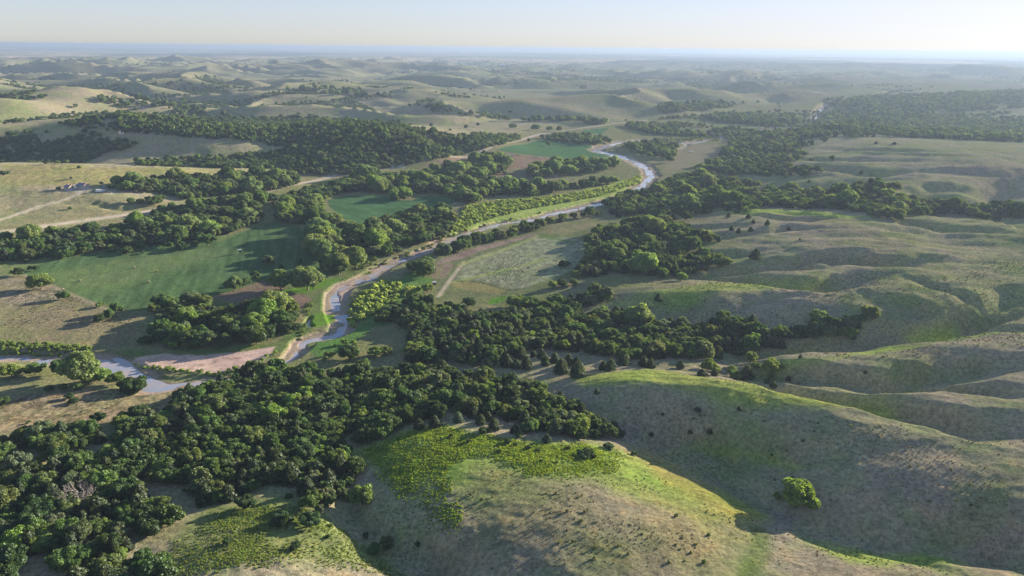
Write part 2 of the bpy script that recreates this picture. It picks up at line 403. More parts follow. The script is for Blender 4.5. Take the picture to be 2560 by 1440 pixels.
CLS = np.zeros(GX.shape, np.int32)
CLASSES = ['ground']
def region(poly, col, soft, name=None, noise=0.0, amt=1.0, tex=None):
    """colour a traced patch of land; with a name its faces become an object of their own"""
    P = W2(poly) if isinstance(poly, str) else poly
    x0, y0 = P.min(0) - soft * 2 - noise; x1, y1 = P.max(0) + soft * 2 + noise
    m = (GX > x0) & (GX < x1) & (GY > y0) & (GY < y1)
    xx = GX[m]; yy = GY[m]
    if noise:
        xx = xx + noise * fbm(xx / (noise * 4), yy / (noise * 4), 3, 801); yy = yy + noise * fbm(xx / (noise * 4), yy / (noise * 4), 3, 802)
    d, _ = seg_dist(P, xx, yy, closed=True); sd = np.where(inside(P, xx, yy), d, -d)
    k = sstep(-soft * 0.5, soft * 0.5, sd)
    c = COL[m]; cc = np.asarray(col)[None]
    if tex is not None: cc = cc * tex(xx, yy)[:, None]
    COL[m] = c * (1 - (k * amt)[:, None]) + cc * (k * amt)[:, None]
    if name:
        if name not in CLASSES: CLASSES.append(name)
        cm = CLS[m]; cm[sd > 0] = CLASSES.index(name); CLS[m] = cm
def line(poly, col, w, name=None, amt=1.0, curve=True, soft=None):
    P = W2(poly) if isinstance(poly, str) else poly
    if curve: P = smooth_line(P, 6)
    x0, y0 = P.min(0) - w * 3; x1, y1 = P.max(0) + w * 3
    m = (GX > x0) & (GX < x1) & (GY > y0) & (GY < y1)
    d, _ = seg_dist(P, GX[m], GY[m]); soft = soft or w * 0.35
    k = sstep(w * 0.5 + soft, w * 0.5 - soft, d) * amt
    COL[m] = COL[m] * (1 - k[:, None]) + np.asarray(col)[None] * k[:, None]
    if name:
        if name not in CLASSES: CLASSES.append(name)
        cm = CLS[m]; cm[d < w * 0.5] = CLASSES.index(name); CLS[m] = cm

CROP = L(0.082, 0.140, 0.058); CROP2 = L(0.072, 0.150, 0.065)
streak = lambda a, w, s, lo=0.8: (lambda x, y: lo + (1.1 - lo) * (0.5 + 0.5 * vnoise((x * math.cos(a) + y * math.sin(a)) / w, (y * math.cos(a) - x * math.sin(a)) / (w * 9), s)))
region("0 660 60 655 170 640 330 615 500 600 560 590 650 560 690 550 740 560 800 600 860 690 830 740 740 790 560 800 480 770 330 780 270 775 200 750 100 710 60 690 0 690", L(0.13, 0.16, 0.07), 8, noise=3)
region("28 680 130 650 230 632 430 610 560 602 640 566 690 556 745 566 775 602 795 650 800 672 740 680 700 692 620 712 520 745 420 768 310 778 270 764 200 742 130 716 105 695", CROP, 2.0, 'crop_field', noise=0.7, tex=streak(0.3, 2.6, 61, 0.62))
region("105 690 300 650 520 620 560 640 400 690 240 730 130 712", L(0.14, 0.18, 0.075), 25, noise=10, amt=0.6)
region("818 500 860 490 975 488 985 500 1030 500 1060 490 1130 488 1150 500 1120 512 1050 518 1000 530 930 565 890 570 850 540 822 515", CROP2, 2.5, 'crop_field_behind_the_wood', noise=1, tex=streak(0.9, 3, 62, 0.66))
region("1240 376 1300 362 1345 350 1400 352 1480 366 1548 385 1500 396 1430 398 1330 388", CROP2, 4, 'crop_field_by_the_upper_river', noise=1)
region("1451 334 1460 325 1525 318 1505 335", CROP2, 5, noise=1); region("1780 300 1880 288 2030 300 2040 308 1950 318 1830 312", CROP2, 10, amt=0.8)
region("1051 414 1120 395 1202 378 1246 377 1330 390 1425 399 1350 418 1266 424 1215 432 1380 430 1400 447 1300 455 1210 447 1240 425 1100 425", L(0.24, 0.175, 0.125), 4, 'brown_field', noise=1.5, tex=streak(0.5, 6, 63, 0.85))
region("1680 370 1720 362 1800 365 1810 390 1780 410 1700 425 1660 430 1665 400", L(0.24, 0.21, 0.13), 6, 'mown_meadow', noise=2)
region("0 700 60 690 130 718 200 745 270 768 330 785 340 850 300 870 0 850", L(0.19, 0.165, 0.105), 6, noise=3, amt=0.8)
region("0 690 100 700 170 735 120 760 0 772", L(0.235, 0.20, 0.15), 8, noise=5, amt=0.8, tex=lambda x, y: 0.6 + 0.55 * (np.abs(fbm(x / 6, y / 6, 3, 9)) * 2.4).clip(0, 1))
region("0 1000 100 985 250 975 430 985 440 1000 400 1035 300 1045 200 1065 0 1080", L(0.25, 0.20, 0.13), 5, noise=3, amt=0.9, tex=lambda x, y: 0.45 + 0.7 * (np.abs(fbm(x / 3.5, y / 3.5, 3, 19)) * 2.8).clip(0, 1))
region("520 745 600 720 660 700 760 735 790 760 740 780 690 770 600 760", L(0.17, 0.125, 0.095), 4, 'bare_garden_plot', noise=2)
region("690 725 760 735 850 705 850 695 800 700 740 720", L(0.10, 0.20, 0.03), 4, noise=2)
# right-hand valley fields
region("1080 660 1110 640 1200 612 1340 574 1480 550 1640 520 1600 545 1500 560 1470 600 1475 650 1440 690 1400 700 1330 745 1250 765 1180 750 1090 745 1085 700", L(0.15, 0.17, 0.08), 6, noise=2)
region("1340 580 1480 552 1640 522 1560 540 1420 590", L(0.22, 0.20, 0.11), 6, noise=3)
region("1088 662 1110 644 1200 615 1310 590 1345 582 1335 590 1200 628 1160 645 1110 658", L(0.27, 0.20, 0.16), 2, 'ploughed_strip', noise=0.8, tex=streak(1.2, 4, 64, 0.8))
tex_tall = lambda x, y: 0.55 + 0.65 * (0.5 + 0.7 * fbm(x / 3.2, y / 4.5, 3, 71)).clip(0, 1.4)
region("1158 668 1180 645 1330 597 1400 592 1470 600 1475 640 1400 690 1310 720 1275 722 1200 700 1140 702", L(0.27, 0.285, 0.175), 3, 'tall_grass_field', noise=1.5, tex=tex_tall)
region("1080 690 1085 668 1105 660 1135 660 1125 680 1110 697 1085 697", L(0.23, 0.175, 0.13), 1.5, 'ploughed_plot', noise=0.5)
region("1125 706 1150 701 1200 707 1268 724 1250 736 1190 729 1130 716", L(0.23, 0.21, 0.09), 1.5, 'mown_hay_patch', noise=0.6)
region("1225 745 1270 740 1250 758 1222 760", L(0.10, 0.21, 0.03), 2, noise=1)
line("1095 742 1110 722 1130 694 1150 668 1160 655", L(0.42, 0.36, 0.25), 3.0, 'farm_track')
line("1140 704 1200 690 1290 668 1360 648", L(0.27, 0.30, 0.11), 4.0); line("1150 662 1240 632 1345 590", L(0.27, 0.30, 0.12), 4)
line("1106 664 1098 680 1094 694", L(0.2, 0.2, 0.09), 1.5)
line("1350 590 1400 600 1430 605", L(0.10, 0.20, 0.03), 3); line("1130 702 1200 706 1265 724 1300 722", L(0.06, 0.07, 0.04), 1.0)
line("1240 380 1330 393 1428 401", L(0.09, 0.09, 0.05), 2.2)
# left slope
region("0 410 300 420 600 425 560 430 300 445 250 470 150 460 0 470", L(0.28, 0.25, 0.10), 12, noise=8, amt=0.75)
region("0 470 200 480 320 500 400 520 0 575", L(0.19, 0.185, 0.105), 15, noise=8, amt=0.7)
region("230 482 270 470 300 476 290 486", L(0.32, 0.29, 0.23), 2.5, noise=1, amt=0.9)
line("30 570 200 540 400 515", L(0.24, 0.21, 0.11), 12, amt=0.5)
ROADC = L(0.46, 0.39, 0.31)
line("-80 593 0 581 100 567 200 553 300 539 410 523 500 508 620 489 700 470 760 457 850 435 940 424 1018 410 1135 391 1219 371 1300 350 1380 330 1500 314 1620 300", ROADC, 8.0, 'dirt_road')
line("-60 570 0 550 60 530 110 513 150 503 187 490 204 480 211 474", ROADC, 5.0, 'driveway')
region("162 474 185 468 222 468 232 474 200 479 170 479", L(0.38, 0.35, 0.28), 1.5, 'house_yard', noise=0.5)
line("60 688 130 716 200 746 270 775 300 784", L(0.25, 0.21, 0.15), 3.0)
# green river banks and meadows
region("860 800 900 800 960 790 1000 830 940 850 880 870 790 895 770 880 800 850", L(0.10, 0.18, 0.055), 3, noise=2)
region("1000 700 1030 670 1085 700 1070 720 1000 760 940 800 880 830 870 780 900 740 950 700", L(0.11, 0.19, 0.055), 3, noise=2)
region("1100 610 1150 560 1200 520 1400 490 1600 440 1640 440 1610 470 1400 530 1200 580 1110 620", L(0.30, 0.36, 0.10), 4, noise=2)
region("240 875 330 880 420 880 560 870 700 855 760 800 770 770 790 740 830 720 900 640 960 640 850 720 780 840 700 880 500 890 340 890", L(0.10, 0.15, 0.045), 4, noise=3, amt=0.8)
region("880 860 940 815 1020 810 1030 840 1000 890 930 900", L(0.20, 0.195, 0.10), 3, noise=2, amt=0.9)
# sand
SAND = L(0.36, 0.27, 0.22)
sb = sstep(0.25, 0.7, BED) * (0.75 + 0.35 * fbm(GX / 6, GY / 12, 3, 333)).clip(0, 1)
mix(sb * (RG < 2500), SAND)
wet = sstep(0.16, -0.05, Z) * BED
mix(wet * 0.6, L(0.20, 0.145, 0.115))
grs = BED * sstep(0.25, 0.5, fbm(GX / 15, GY / 15, 3, 345)) * sstep(0.05, 0.2, Z) * (1 - DEEP)
mix(grs * 0.8, L(0.12, 0.17, 0.045))
if True:
    CLASSES.append('riverbed'); CLS[BED > 0.5] = CLASSES.index('riverbed')
region("322 908 350 892 400 884 504 888 600 879 690 866 662 900 605 922 540 938 437 928 360 920", L(0.46, 0.33, 0.275), 1.6, 'sandbar', noise=1.0, tex=lambda x, y: 0.82 + 0.5 * (0.5 + 0.5 * fbm((x * 0.9 + y * 0.4) / 9, (y * 0.9 - x * 0.4) / 2.2, 3, 66)).clip(0, 1) - 0.35 * sstep(0.2, 0.5, fbm(x / 4, y / 4, 3, 67)))
line("330 912 400 922 460 928 540 938 600 922 660 900 690 880", L(0.16, 0.22, 0.06), 1.8, amt=0.8)
region("775 790 800 782 835 788 838 800 815 812 790 820 772 815", L(0.11, 0.20, 0.03), 1.5, 'river_island', noise=0.6)
region("842 728 875 722 880 735 862 752 840 742", L(0.38, 0.29, 0.24), 1.5, noise=0.6)
region("380 945 440 940 520 945 470 955 400 953", L(0.14, 0.2, 0.05), 3, noise=2, amt=0.8)
# island and bar stand a little above the water
for s, hh in (("322 908 350 892 400 884 504 888 600 879 690 866 662 900 605 922 540 938 437 928 360 920", 0.55), ("775 790 800 782 835 788 838 800 815 812 790 820 772 815", 0.6), ("842 728 875 722 880 735 862 752 840 742", 0.35)):
    P = W2(s); d, _ = seg_dist(P, GX, GY, closed=True); k = np.where(inside(P, GX, GY), sstep(0, 2.0, d), 0)
    Z = np.maximum(Z, Z * (1 - k) + hh * k)
# dome and lower grass
region("900 1121 991 1084 1119 1061 1219 1081 1354 1101 1488 1104 1582 1138 1700 1190 1860 1260 1900 1290 1750 1300 1600 1260 1465 1205 1320 1200 1200 1220 1000 1200 907 1165", L(0.24, 0.31, 0.07), 9, noise=5, amt=0.9)
region("1570 1110 1620 1120 1700 1170 1850 1260 1900 1290 1840 1330 1760 1260 1650 1200 1600 1150", L(0.30, 0.26, 0.08), 10, noise=5, amt=0.75)
region("1440 950 1600 925 1750 945 1900 965 2050 1000 2180 1020 2240 1040 2100 1030 1950 1010 1750 1000 1600 975 1480 975", L(0.29, 0.34, 0.075), 8, noise=8, amt=0.85)  # lime band paints the sunlit highlight into the crest grass
region("1500 760 1700 715 1900 710 2080 708 2050 725 1900 735 1750 760 1600 775", L(0.29, 0.33, 0.09), 14, noise=9, amt=0.75)  # sunlit lime of the knolls, put into the ground colour
region("1900 920 2060 895 2200 870 2350 860 2200 880 2050 905 1960 925", L(0.26, 0.33, 0.06), 8, noise=6, amt=0.85)  # another painted lime band, sunlit ridge look kept in the colour
region("1180 1200 1400 1210 1600 1260 1750 1330 1700 1440 1100 1440 1160 1330", L(0.215, 0.20, 0.11), 16, noise=10, amt=0.7)
region("416 1346 504 1279 638 1255 739 1240 800 1280 880 1330 1000 1420 1040 1440 413 1440", L(0.17, 0.195, 0.075), 8, noise=4, amt=0.9)
region("860 1180 900 1130 915 1180 900 1260 870 1250", L(0.23, 0.17, 0.12), 3, noise=2, amt=0.6)
line("1770 1190 1850 1240 1900 1270 1960 1300", L(0.20, 0.175, 0.15), 5, amt=0.6)
line("1900 1330 1895 1380 1870 1440", L(0.13, 0.18, 0.05), 6, amt=0.7)
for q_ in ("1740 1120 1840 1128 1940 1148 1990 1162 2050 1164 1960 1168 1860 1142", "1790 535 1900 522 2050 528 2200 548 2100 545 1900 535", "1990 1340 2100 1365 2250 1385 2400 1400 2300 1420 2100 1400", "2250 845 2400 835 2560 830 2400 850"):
    region(q_, L(0.26, 0.34, 0.06), 6, noise=4, amt=0.8)  # lime strips: sunlit ridge highlights painted into the grass colour
region("1150 1200 1300 1205 1400 1260 1300 1330 1180 1300", L(0.22, 0.215, 0.11), 14, noise=8, amt=0.7)
region("1600 1230 1760 1260 1860 1330 1800 1420 1640 1400", L(0.28, 0.235, 0.11), 14, noise=8, amt=0.6)
COL = np.clip(COL, 0.01, 0.8)
GRASSY = np.where(CLS == 0, 1.0, 0.55)
for nm_ in ('dirt_road', 'driveway', 'riverbed', 'sandbar', 'house_yard', 'farm_track'): GRASSY[CLS == CLASSES.index(nm_)] = 0.2
GRASSY = GRASSY.astype(np.float32)
print('colour', time.time() - T0)

# ------------------------------------------------------------------ materials
def new_mat(name):
    m = bpy.data.materials.new(name); m.use_nodes = True; nt = m.node_tree; nt.nodes.clear()
    return m, nt, nt.nodes.new('ShaderNodeOutputMaterial')
def node(nt, t, **kw):
    n = nt.nodes.new(t)
    for k, v in kw.items():
        if k.startswith('i_'):
            key = k[2:]; key = int(key) if key.isdigit() else key.replace('_', ' ')
            n.inputs[key].default_value = v
        else: setattr(n, k, v)
    return n

def ground_material():
    m, nt, out = new_mat('ground_material'); lk = nt.links.new
    bs = node(nt, 'ShaderNodeBsdfDiffuse', i_Roughness=0.6)
    at = node(nt, 'ShaderNodeAttribute', attribute_name='Col')
    gr = node(nt, 'ShaderNodeAttribute', attribute_name='grassy')
    geo = node(nt, 'ShaderNodeNewGeometry')
    n1 = node(nt, 'ShaderNodeTexNoise', i_Scale=0.7, i_Detail=7.0, i_Roughness=0.78)
    n2 = node(nt, 'ShaderNodeTexNoise', i_Scale=0.13, i_Detail=5.0, i_Roughness=0.65)
    n3 = node(nt, 'ShaderNodeTexNoise', i_Scale=0.035, i_Detail=5.0, i_Roughness=0.6)
    for n in (n1, n2, n3): lk(geo.outputs['Position'], n.inputs['Vector'])
    def mr(src, a, b, lo, hi):
        r = node(nt, 'ShaderNodeMapRange'); r.inputs[1].default_value = a; r.inputs[2].default_value = b; r.inputs[3].default_value = lo; r.inputs[4].default_value = hi
        lk(src, r.inputs[0]); return r.outputs[0]
    f = node(nt, 'ShaderNodeMath', operation='MULTIPLY'); lk(mr(n1.outputs[0], 0.3, 0.7, 0.35, 1.65), f.inputs[0]); lk(mr(n2.outputs[0], 0.3, 0.7, 0.8, 1.2), f.inputs[1])
    g = node(nt, 'ShaderNodeMix', data_type='FLOAT'); g.inputs[2].default_value = 1.0
    lk(mr(gr.outputs['Fac'], 0, 1, 0.45, 1.0), g.inputs[0]); lk(f.outputs[0], g.inputs[3])
    sc = node(nt, 'ShaderNodeVectorMath', operation='SCALE'); lk(at.outputs['Color'], sc.inputs[0]); lk(g.outputs[0], sc.inputs['Scale'])
    # patches of greener and redder grass
    mx = node(nt, 'ShaderNodeMix', data_type='RGBA', blend_type='MULTIPLY'); mx.inputs[7].default_value = (0.80, 1.03, 0.66, 1)
    fa = node(nt, 'ShaderNodeMath', operation='MULTIPLY'); lk(mr(n3.outputs[0], 0.45, 0.68, 0, 0.75), fa.inputs[0]); lk(gr.outputs['Fac'], fa.inputs[1])
    lk(fa.outputs[0], mx.inputs[0]); lk(sc.outputs[0], mx.inputs[6])
    mx2 = node(nt, 'ShaderNodeMix', data_type='RGBA', blend_type='MULTIPLY'); mx2.inputs[7].default_value = (1.08, 0.90, 0.78, 1)
    fb = node(nt, 'ShaderNodeMath', operation='MULTIPLY'); lk(mr(n2.outputs[0], 0.52, 0.7, 0, 0.8), fb.inputs[0]); lk(gr.outputs['Fac'], fb.inputs[1])
    lk(fb.outputs[0], mx2.inputs[0]); lk(mx.outputs[2], mx2.inputs[6])
    lk(mx2.outputs[2], bs.inputs['Color'])
    bp = node(nt, 'ShaderNodeBump', i_Strength=0.6, i_Distance=0.55)
    hh = node(nt, 'ShaderNodeMath', operation='MULTIPLY_ADD'); hh.inputs[1].default_value = 1.4
    lk(n2.outputs[0], hh.inputs[0]); lk(n1.outputs[0], hh.inputs[2])
    lk(hh.outputs[0], bp.inputs['Height']); lk(mr(gr.outputs['Fac'], 0, 1, 0.3, 0.95), bp.inputs['Strength']); lk(bp.outputs[0], bs.inputs['Normal'])
    lk(bs.outputs[0], out.inputs[0]); return m
M_GROUND = ground_material()

def water_material():
    m, nt, out = new_mat('river_water'); lk = nt.links.new
    p = node(nt, 'ShaderNodeBsdfPrincipled'); p.inputs['Base Color'].default_value = (0.13, 0.115, 0.105, 1); p.inputs['Roughness'].default_value = 0.12; p.inputs['IOR'].default_value = 1.5
    geo = node(nt, 'ShaderNodeNewGeometry')
    n = node(nt, 'ShaderNodeTexNoise', i_Scale=1.1, i_Detail=4.0, i_Roughness=0.6); lk(geo.outputs['Position'], n.inputs['Vector'])
    n2 = node(nt, 'ShaderNodeTexNoise', i_Scale=0.09, i_Detail=3.0); lk(geo.outputs['Position'], n2.inputs['Vector'])
    cr_ = node(nt, 'ShaderNodeValToRGB'); cr_.color_ramp.elements[0].color = (0.22, 0.26, 0.33, 1); cr_.color_ramp.elements[1].color = (0.33, 0.27, 0.26, 1)  # bluish stop paints sky reflection into the water's base colour
    cr_.color_ramp.elements[0].position = 0.38; cr_.color_ramp.elements[1].position = 0.62
    lk(n2.outputs[0], cr_.inputs[0]); lk(cr_.outputs[0], p.inputs['Base Color'])
    b = node(nt, 'ShaderNodeBump', i_Strength=0.35, i_Distance=0.12); lk(n.outputs[0], b.inputs['Height']); lk(b.outputs[0], p.inputs['Normal'])
    lk(p.outputs[0], out.inputs[0]); return m
M_WATER = water_material()

def leaf_material():
    m, nt, out = new_mat('foliage'); lk = nt.links.new
    a = node(nt, 'ShaderNodeAttribute', attribute_name='tint', attribute_type='INSTANCER')
    geo = node(nt, 'ShaderNodeNewGeometry'); oi = node(nt, 'ShaderNodeObjectInfo')
    n = node(nt, 'ShaderNodeTexNoise', i_Scale=0.45, i_Detail=3.0); lk(geo.outputs['Position'], n.inputs['Vector'])
    r = node(nt, 'ShaderNodeMapRange'); r.inputs[1].default_value = 0.3; r.inputs[2].default_value = 0.7; r.inputs[3].default_value = 0.7; r.inputs[4].default_value = 1.35; lk(n.outputs[0], r.inputs[0])
    s = node(nt, 'ShaderNodeVectorMath', operation='SCALE'); lk(a.outputs['Color'], s.inputs[0]); r2 = node(nt, 'ShaderNodeMapRange'); r2.inputs[3].default_value = 0.55; r2.inputs[4].default_value = 1.5; lk(geo.outputs['Random Per Island'], r2.inputs[0])
    m2 = node(nt, 'ShaderNodeMath', operation='MULTIPLY'); lk(r.outputs[0], m2.inputs[0]); lk(r2.outputs[0], m2.inputs[1]); lk(m2.outputs[0], s.inputs['Scale'])
    d = node(nt, 'ShaderNodeBsdfDiffuse'); t = node(nt, 'ShaderNodeBsdfTranslucent')
    lk(s.outputs[0], d.inputs['Color'])
    w = node(nt, 'ShaderNodeVectorMath', operation='MULTIPLY'); w.inputs[1].default_value = (1.45, 1.35, 0.6); lk(s.outputs[0], w.inputs[0]); lk(w.outputs[0], t.inputs['Color'])
    mx = node(nt, 'ShaderNodeMixShader'); mx.inputs[0].default_value = 0.44; lk(d.outputs[0], mx.inputs[1]); lk(t.outputs[0], mx.inputs[2])
    gl = node(nt, 'ShaderNodeBsdfGlossy', i_Roughness=0.5); gl.inputs['Color'].default_value = (0.55, 0.62, 0.6, 1)
    mg = node(nt, 'ShaderNodeMixShader'); mg.inputs[0].default_value = 0.03; lk(mx.outputs[0], mg.inputs[1]); lk(gl.outputs[0], mg.inputs[2])
    lk(mg.outputs[0], out.inputs[0]); return m
M_LEAF = leaf_material()

def plain(name, col, rough=0.8, nz=0.2, scale=3.0, metal=0.0):
    m, nt, out = new_mat(name); lk = nt.links.new
    p = node(nt, 'ShaderNodeBsdfPrincipled'); p.inputs['Roughness'].default_value = rough; p.inputs['Metallic'].default_value = metal
    tc = node(nt, 'ShaderNodeTexCoord'); n = node(nt, 'ShaderNodeTexNoise', i_Scale=scale, i_Detail=4.0); lk(tc.outputs['Object'], n.inputs['Vector'])
    mx = node(nt, 'ShaderNodeMix', data_type='RGBA'); mx.inputs[6].default_value = tuple(c * (1 - nz) for c in col) + (1,); mx.inputs[7].default_value = tuple(min(c * (1 + nz), 1) for c in col) + (1,)
    lk(n.outputs[0], mx.inputs[0]); lk(mx.outputs[2], p.inputs['Base Color']); lk(p.outputs[0], out.inputs[0]); return m
M_BARK = plain('bark', (0.12, 0.095, 0.07)); M_DEAD = plain('dead_wood', (0.30, 0.26, 0.24))

# ------------------------------------------------------------------ mesh building
def link(o, parent=None):
    SC.collection.objects.link(o)
    if parent: o.parent = parent
    return o
def np_mesh(name, V, F, mat, smooth=False):
    """V (n,3); F (m,3) or (m,4) array"""
    me = bpy.data.meshes.new(name); V = np.ascontiguousarray(V, np.float32); F = np.ascontiguousarray(F, np.int32)
    k = F.shape[1]
    me.vertices.add(len(V)); me.vertices.foreach_set('co', V.ravel())
    me.loops.add(F.size); me.loops.foreach_set('vertex_index', F.ravel())
    me.polygons.add(len(F)); me.polygons.foreach_set('loop_start', np.arange(0, F.size, k, dtype=np.int32))
    me.polygons.foreach_set('use_smooth', np.full(len(F), smooth))
    me.update(calc_edges=True)
    if mat: me.materials.append(mat)
    return me

i0, j0 = np.meshgrid(np.arange(NR - 1), np.arange(NT - 1), indexing='ij')
Q = np.stack([i0 * NT + j0, i0 * NT + j0 + 1, (i0 + 1) * NT + j0 + 1, (i0 + 1) * NT + j0], -1).reshape(-1, 4)
fc = CLS[:-1, :-1].ravel()
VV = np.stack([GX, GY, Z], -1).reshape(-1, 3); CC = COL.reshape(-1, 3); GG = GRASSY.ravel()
gy, gx = np.gradient(Z); sr = gy / dr; st = gx / dt
NXw = -(sr * np.sin(TG) + st * np.cos(TG)); NYw = -(sr * np.cos(TG) - st * np.sin(TG)); nl = np.sqrt(NXw ** 2 + NYw ** 2 + 1)
NN = np.stack([NXw / nl, NYw / nl, 1 / nl], -1).reshape(-1, 3)
for ci, cname in enumerate(CLASSES):
    q = Q[fc == ci]
    if len(q) == 0: continue
    used, inv = np.unique(q, return_inverse=True); inv = inv.reshape(q.shape)
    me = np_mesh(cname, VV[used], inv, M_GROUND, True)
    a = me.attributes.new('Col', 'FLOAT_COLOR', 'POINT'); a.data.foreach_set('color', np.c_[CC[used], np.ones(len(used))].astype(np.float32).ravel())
    a = me.attributes.new('grassy', 'FLOAT', 'POINT'); a.data.foreach_set('value', GG[used].astype(np.float32))
    me.normals_split_custom_set_from_vertices(NN[used].tolist())
    o = link(bpy.data.objects.new(cname, me)); o['kind'] = 'structure'
print('ground meshes', time.time() - T0)

# water sheet follows the river, wide enough to end inside the banks
def strip(P, w, z=0.0):
    T = np.gradient(P, axis=0); T /= np.linalg.norm(T, axis=1)[:, None] + 1e-9
    Nn = np.c_[-T[:, 1], T[:, 0]]
    w = np.broadcast_to(w, (len(P),))
    V = np.concatenate([np.c_[P + Nn * w[:, None], np.full(len(P), z)], np.c_[P - Nn * w[:, None], np.full(len(P), z)]])
    n = len(P); i = np.arange(n - 1); F = np.stack([i, i + 1, i + 1 + n, i + n], 1)
    return V, F
mw = (BED > 0.05) | (Z < 0.1)
cellm = (mw[:-1, :-1] | mw[1:, :-1] | mw[:-1, 1:] | mw[1:, 1:]).ravel() & (RG[:-1, :-1].ravel() < 5000)
q = Q[cellm]; used, inv = np.unique(q, return_inverse=True); inv = inv.reshape(q.shape)
wv = VV[used].copy(); wv[:, 2] = 0.0
o = link(bpy.data.objects.new('river', np_mesh('river', wv, inv[:, :], M_WATER))); o['kind'] = 'structure'

# ------------------------------------------------------------------ trees
def leaf_quads(C, Nr, size, rng, flat=0.5):
    """one bent quad per centre, roughly facing its normal"""
    n = len(C); Nn = Nr + rng.normal(0, flat, (n, 3)); Nn /= np.linalg.norm(Nn, axis=1)[:, None]
    A_ = np.cross(Nn, rng.normal(0, 1, (n, 3))); A_ /= np.linalg.norm(A_, axis=1)[:, None]; B_ = np.cross(Nn, A_)
    s = (size * rng.uniform(0.6, 1.35, n))[:, None]
    V = np.stack([C - A_ * s * 0.5 - B_ * s * 0.35, C + A_ * s * 0.5 - B_ * s * 0.4, C + A_ * s * 0.42 + B_ * s * 0.45 - Nn * s * 0.15, C - A_ * s * 0.4 + B_ * s * 0.5], 1).reshape(-1, 3)
    return V, np.arange(4 * n).reshape(n, 4)
def ico(r, c, sub=1):
    import bmesh
    bm = bmesh.new(); bmesh.ops.create_icosphere(bm, subdivisions=sub, radius=1.0)
    V = np.array([v.co[:] for v in bm.verts]) * r + c; F = np.array([[v.index for v in f.verts] for f in bm.faces]); bm.free(); return V, F
def join(parts):
    V = []; F = []; o = 0
    for v, f in parts:
        if f.shape[1] == 3: f = np.c_[f, f[:, 2]]
        V.append(v); F.append(f + o); o += len(v)
    return np.concatenate(V), np.concatenate(F)
def tube(pts, rad, k=6):
    pts = np.asarray(pts, float); V = []
    for i, p in enumerate(pts):
        d = pts[min(i + 1, len(pts) - 1)] - pts[max(i - 1, 0)]; d /= np.linalg.norm(d) + 1e-9
        a = np.cross(d, [0.3, 0.9, 0.2]); a /= np.linalg.norm(a); b = np.cross(d, a)
        for j in range(k):
            t = 2 * math.pi * j / k; V.append(p + rad[i] * (a * math.cos(t) + b * math.sin(t)))
    F = []
    for i in range(len(pts) - 1):
        for j in range(k):
            F.append((i * k + j, i * k + (j + 1) % k, (i + 1) * k + (j + 1) % k, (i + 1) * k + j))
    return np.array(V), np.array(F)
def mesh_mixed(name, V, F, mat):
    me = bpy.data.meshes.new(name)
    tri = F[:, 2] == F[:, 3]
    faces = [tuple(f[:3]) for f in F[tri].tolist()] + [tuple(f) for f in F[~tri].tolist()]
    me.from_pydata(V.tolist(), [], faces); me.materials.append(mat); me.update(); return me

def broad_parts(seed, w, h, nleaf, leaf, trunk_h, nl=13, flat=0.55, droop=0.0):
    """crown of overlapping leaf masses over a trunk with limbs; w crown radius, h total height"""
    rng = np.random.default_rng(seed)
    cz_ = trunk_h + (h - trunk_h) * 0.5; rz = (h - trunk_h) * 0.5
    lob = []
    for i in range(nl):
        a = 2.399963 * i + rng.uniform(-0.4, 0.4); zf = 1 - (i + 0.5) / nl * 1.75
        rr = math.sqrt(max(0, 1 - zf * zf)) * rng.uniform(0.45, 0.92)
        c = np.array([w * rr * math.cos(a), w * rr * math.sin(a), cz_ + rz * zf * rng.uniform(0.45, 0.85)])
        r = w * rng.uniform(0.24, 0.42); lob.append((c, np.array([r, r, r * rng.uniform(0.68, 0.9)])))
    lob.append((np.array([0, 0, cz_]), np.array([w * 0.55, w * 0.55, rz * 0.65])))
    parts = []; Cs = []; Ns = []
    ar = np.array([r[0] ** 2 for _, r in lob]); ar = ar / ar.sum()
    for (c, r), k in zip(lob, ar):
        n = int(nleaf * k * 1.9); d = rng.normal(0, 1, (n, 3)); d /= np.linalg.norm(d, axis=1)[:, None]
        P = c + d * r * rng.uniform(0.86, 1.1, (n, 1)); keep = np.ones(n, bool)
        for c2, r2 in lob:
            if c2 is c: continue
            keep &= (((P - c2) / r2) ** 2).sum(1) > 0.72
        keep &= P[:, 2] > trunk_h * 0.75
        Cs.append(P[keep]); Ns.append((d / r * r[0])[keep])
        cv, cfc = ico(r * 0.74, c, 1); parts.append((cv, cfc))
    C = np.concatenate(Cs); Nr = np.concatenate(Ns)
    parts.append(leaf_quads(C, Nr, leaf, rng, flat))
    crown = join(parts)
    tr = [tube([(0, 0, -0.6), (0.05, 0.02, trunk_h * 0.5), (0.1, -0.05, trunk_h), (0.1, 0.1, cz_)], [w * 0.075, w * 0.06, w * 0.05, w * 0.02])]
    for c, r in lob[:7]:
        tr.append(tube([(0.05, 0, trunk_h * rng.uniform(0.6, 1.0)), c * np.array([0.5, 0.5, 0.75]) + np.array([0, 0, 0.1 * trunk_h]), c], [w * 0.035, w * 0.025, w * 0.008], 5))
    return crown, join(tr)
